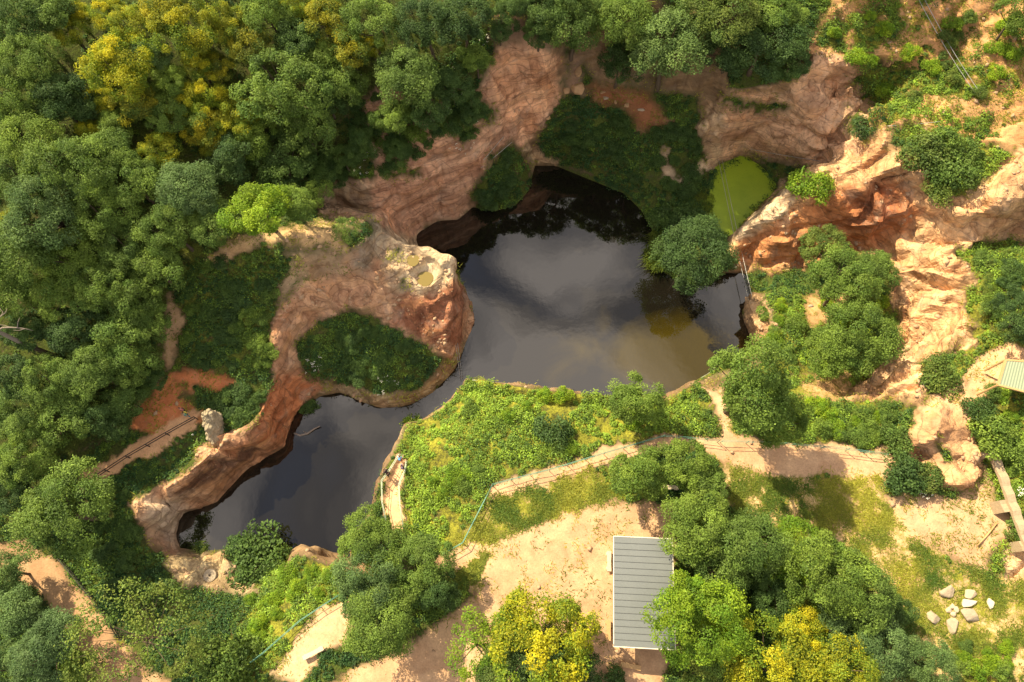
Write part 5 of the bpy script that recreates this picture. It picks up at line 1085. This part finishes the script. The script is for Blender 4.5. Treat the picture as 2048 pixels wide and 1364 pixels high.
# ------------------------------------------------------------------ people
def skin(name, verts, edges, rads, m, parent, sub=1, root=0):
    me = bpy.data.meshes.new(name); me.from_pydata(verts, edges, []); o = link(name, me, m, parent)
    md = o.modifiers.new('skin', 'SKIN'); md.use_smooth_shade = True
    for i, sv in enumerate(me.skin_vertices[0].data): sv.radius = (rads[i], rads[i]) if not isinstance(rads[i], tuple) else rads[i]; sv.use_root = (i == root)
    s_ = o.modifiers.new('sub', 'SUBSURF'); s_.levels = sub; s_.render_levels = sub; return o
PC = {'skin': simple('skin_tone', (.52, .30, .20), .6, 0, 1, .05), 'hair': simple('brown_hair', (.07, .035, .018), .7), 'hair2': simple('dark_hair', (.02, .015, .012), .7)}
def cloth(name, c): return simple(name, c, .85, 0, 1, .12)
def person(base, face, label, shirt, legs, hair='hair', pack=None, lean=.12, shorts=True, arms='rail', h=1.72, short_sleeve=True):
    x, y = base; root = empty('person', (x, y, gz(x, y)), face, h / 1.75); tag(root, label, 'person', 'visitors')
    L_ = lean
    v = [(0,0,.95),(0,L_*.4,1.12),(0,L_*.9,1.36),(0,L_*1.15,1.47),(0,L_*1.3,1.56),(0,L_*1.45,1.66),(0,L_*1.4,1.72)]; e = [(0,1),(1,2),(2,3),(3,4),(4,5),(5,6)]
    r = [(.15,.11),(.135,.10),(.16,.105),(.085,.075),(.052,.052),(.078,.095),(.06,.075)]
    hands = {'rail': (.24, .36, 1.02), 'down': (.27, .05, .80), 'chest': (.12, .30, 1.2)}[arms]
    for s in (-1, 1):
        k = len(v); hx, hy, hz = hands
        v += [(s*.19, L_*.95, 1.40), (s*.26, L_*.5+.06, 1.13), (s*hx, hy, hz), (s*(hx-.005), hy+.07, hz-.02)]; e += [(2,k),(k,k+1),(k+1,k+2),(k+2,k+3)]; r += [.062,.045,.032,.034]
        for f, (ox, ln_) in enumerate(((-.028,.07),(-.010,.082),(.010,.078),(.026,.062))):
            q = len(v); v += [(s*(hx+ox), hy+.075+ln_*.55, hz-.025), (s*(hx+ox), hy+.075+ln_, hz-.05)]; e += [(k+3,q),(q,q+1)]; r += [.010,.008]
        q = len(v); v += [(s*(hx-.045), hy+.05, hz-.01), (s*(hx-.06), hy+.09, hz-.025)]; e += [(k+2,q),(q,q+1)]; r += [.011,.009]
        k = len(v); v += [(s*.10, 0, .88), (s*.115, .03, .49), (s*.12, -.01, .09), (s*.125, .13, .035)]; e += [(0,k),(k,k+1),(k+1,k+2),(k+2,k+3)]; r += [.098,.062,.042,.04]
    skin('body', v, e, r, PC['skin'], root)
    sv = [(0,0,.98),(0,L_*.4,1.12),(0,L_*.9,1.36),(0,L_*1.1,1.44)]; se = [(0,1),(1,2),(2,3)]; sr = [(.168,.128),(.152,.118),(.178,.122),(.10,.09)]
    for s in (-1, 1):
        k = len(sv); sv += [(s*.195, L_*.95, 1.40), (s*.245, L_*.62+.03, 1.22)]; se += [(2,k),(k,k+1)]; sr += [.082,.07]
        if not short_sleeve: sv += [(s*.26, L_*.5+.06, 1.13), (s*(hands[0]+.005), hands[1]-.04, hands[2]+.01)]; se += [(k+1,k+2),(k+2,k+3)]; sr += [.062,.05]
    skin('shirt', sv, se, sr, shirt, root)
    tv_ = [(0,0,.96)]; te = []; tr_ = [(.172,.13)]
    for s in (-1, 1):
        k = len(tv_); tv_ += [(s*.10,0,.87),(s*.115,.025,.55)]; te += [(0,k),(k,k+1)]; tr_ += [.115,.092]
        if not shorts: tv_ += [(s*.12,-.01,.12)]; te += [(k+1,k+2)]; tr_ += [.068]
    skin('shorts' if shorts else 'trousers', tv_, te, tr_, legs, root)
    skin('hair', [(0,L_*1.35-.035,1.64),(0,L_*1.4-.02,1.73),(0,L_*1.4+.03,1.755)], [(0,1),(1,2)], [.082,.088,.066], PC[hair], root)
    mb = MB()
    for s in (-1, 1): mb.box((s*.03, L_*1.45+.092, 1.672), (.018,.008,.01))
    mb.build('eyes', PC['hair2'], root); mb = MB(); mb.box((0, L_*1.45+.095, 1.64), (.022,.03,.035)); mb.build('nose', PC['skin'], root, bevel=.006)
    mb = MB(); mb.box((0, L_*1.45+.088, 1.61), (.045,.008,.01)); mb.build('mouth', cloth('lips', (.35,.12,.1)), root)
    if pack is not None: MB().box((0, L_*.6-.20, 1.25), (.28,.17,.42), rot=Matrix.Rotation(-L_*.6, 3, 'X')).build('backpack', pack, root, bevel=.04)
    return root
def at(px, py, h=0.): p = hit(px, py, h); return (p[0], p[1])
person(at(803, 922), math.radians(-10), 'person in a light blue top and orange shorts at the lookout tip', cloth('blue_cloth', (.25,.45,.62)), cloth('orange_cloth', (.62,.13,.035)), 'hair', cloth('blue_bag', (.10,.32,.60)))
person(at(807, 938), math.radians(-75), 'person in a purple shirt standing by the land side lookout rail', cloth('purple_cloth', (.20,.14,.26)), cloth('navy_cloth', (.03,.03,.05)), 'hair2', None, .05, True, 'down')
person(at(779, 951), math.radians(50), 'person in dark clothes leaning on the water side lookout rail', cloth('black_cloth', (.05,.035,.035)), cloth('dark_cloth', (.035,.03,.03)), 'hair', None, .3, False, 'rail', 1.75, False)
person(at(373, 824), math.radians(150), 'person in a pink top at the end of the dark path railing', cloth('pink_cloth', (.48,.14,.15)), cloth('dark_cloth2', (.03,.025,.03)), 'hair2', None, .05, False, 'down')
person(at(380, 834), math.radians(160), 'person with a yellow and green pack at the end of the dark path railing', cloth('green_cloth', (.10,.26,.16)), cloth('teal_cloth', (.07,.22,.26)), 'hair', cloth('yellow_bag', (.60,.46,.08)), .05, False, 'down')
# ------------------------------------------------------------------ light
world = bpy.data.worlds.new("World"); sc.world = world; world.use_nodes = True; nt = world.node_tree
for nd in list(nt.nodes): nt.nodes.remove(nd)
EL, AZ = math.radians(42.5), math.radians(-46)     # azimuth from +Y towards +X
sky = N(nt, 'ShaderNodeTexSky'); sky.sky_type = 'NISHITA'; sky.sun_disc = False; sky.sun_elevation = EL; sky.sun_rotation = AZ
bg = N(nt, 'ShaderNodeBackground'); bg.inputs[1].default_value = .09; nt.links.new(sky.outputs[0], bg.inputs[0])
tcw = N(nt, 'ShaderNodeTexCoord'); mpw = N(nt, 'ShaderNodeMapping'); mpw.inputs['Location'].default_value = (1.3, .4, .2); nt.links.new(tcw.outputs['Generated'], mpw.inputs[0])
cl = noise(nt, mpw.outputs[0], 5.5, 3, .45, .6); bg2 = N(nt, 'ShaderNodeBackground'); bg2.inputs[1].default_value = 1.05
nt.links.new(ramp(nt, cl, [(.37, (.12, .11, .105)), (.47, (.40, .36, .33)), (.60, (.85, .75, .66))]), bg2.inputs[0])
mx = N(nt, 'ShaderNodeMixShader'); nt.links.new(ramp(nt, cl, [(.25, .45), (.5, .9)]), mx.inputs[0]); nt.links.new(bg.outputs[0], mx.inputs[1]); nt.links.new(bg2.outputs[0], mx.inputs[2])
wo = N(nt, 'ShaderNodeOutputWorld'); nt.links.new(mx.outputs[0], wo.inputs[0])
sd = bpy.data.lights.new('sun', 'SUN'); sd.energy = 5.0; sd.angle = math.radians(.6); sd.color = (1, .84, .54)
so = bpy.data.objects.new('sun', sd); col.objects.link(so)
dirv = Vector((math.sin(AZ) * math.cos(EL), math.cos(AZ) * math.cos(EL), math.sin(EL))); so.rotation_euler = dirv.to_track_quat('Z', 'Y').to_euler(); so.location = (-60, 60, 90)
sc.view_settings.view_transform = 'Standard'; sc.view_settings.look = 'None'; sc.view_settings.exposure = 1.12; sc.view_settings.gamma = 1
sc.cycles.max_bounces = 6; sc.cycles.diffuse_bounces = 3; sc.cycles.glossy_bounces = 3; sc.cycles.transmission_bounces = 3
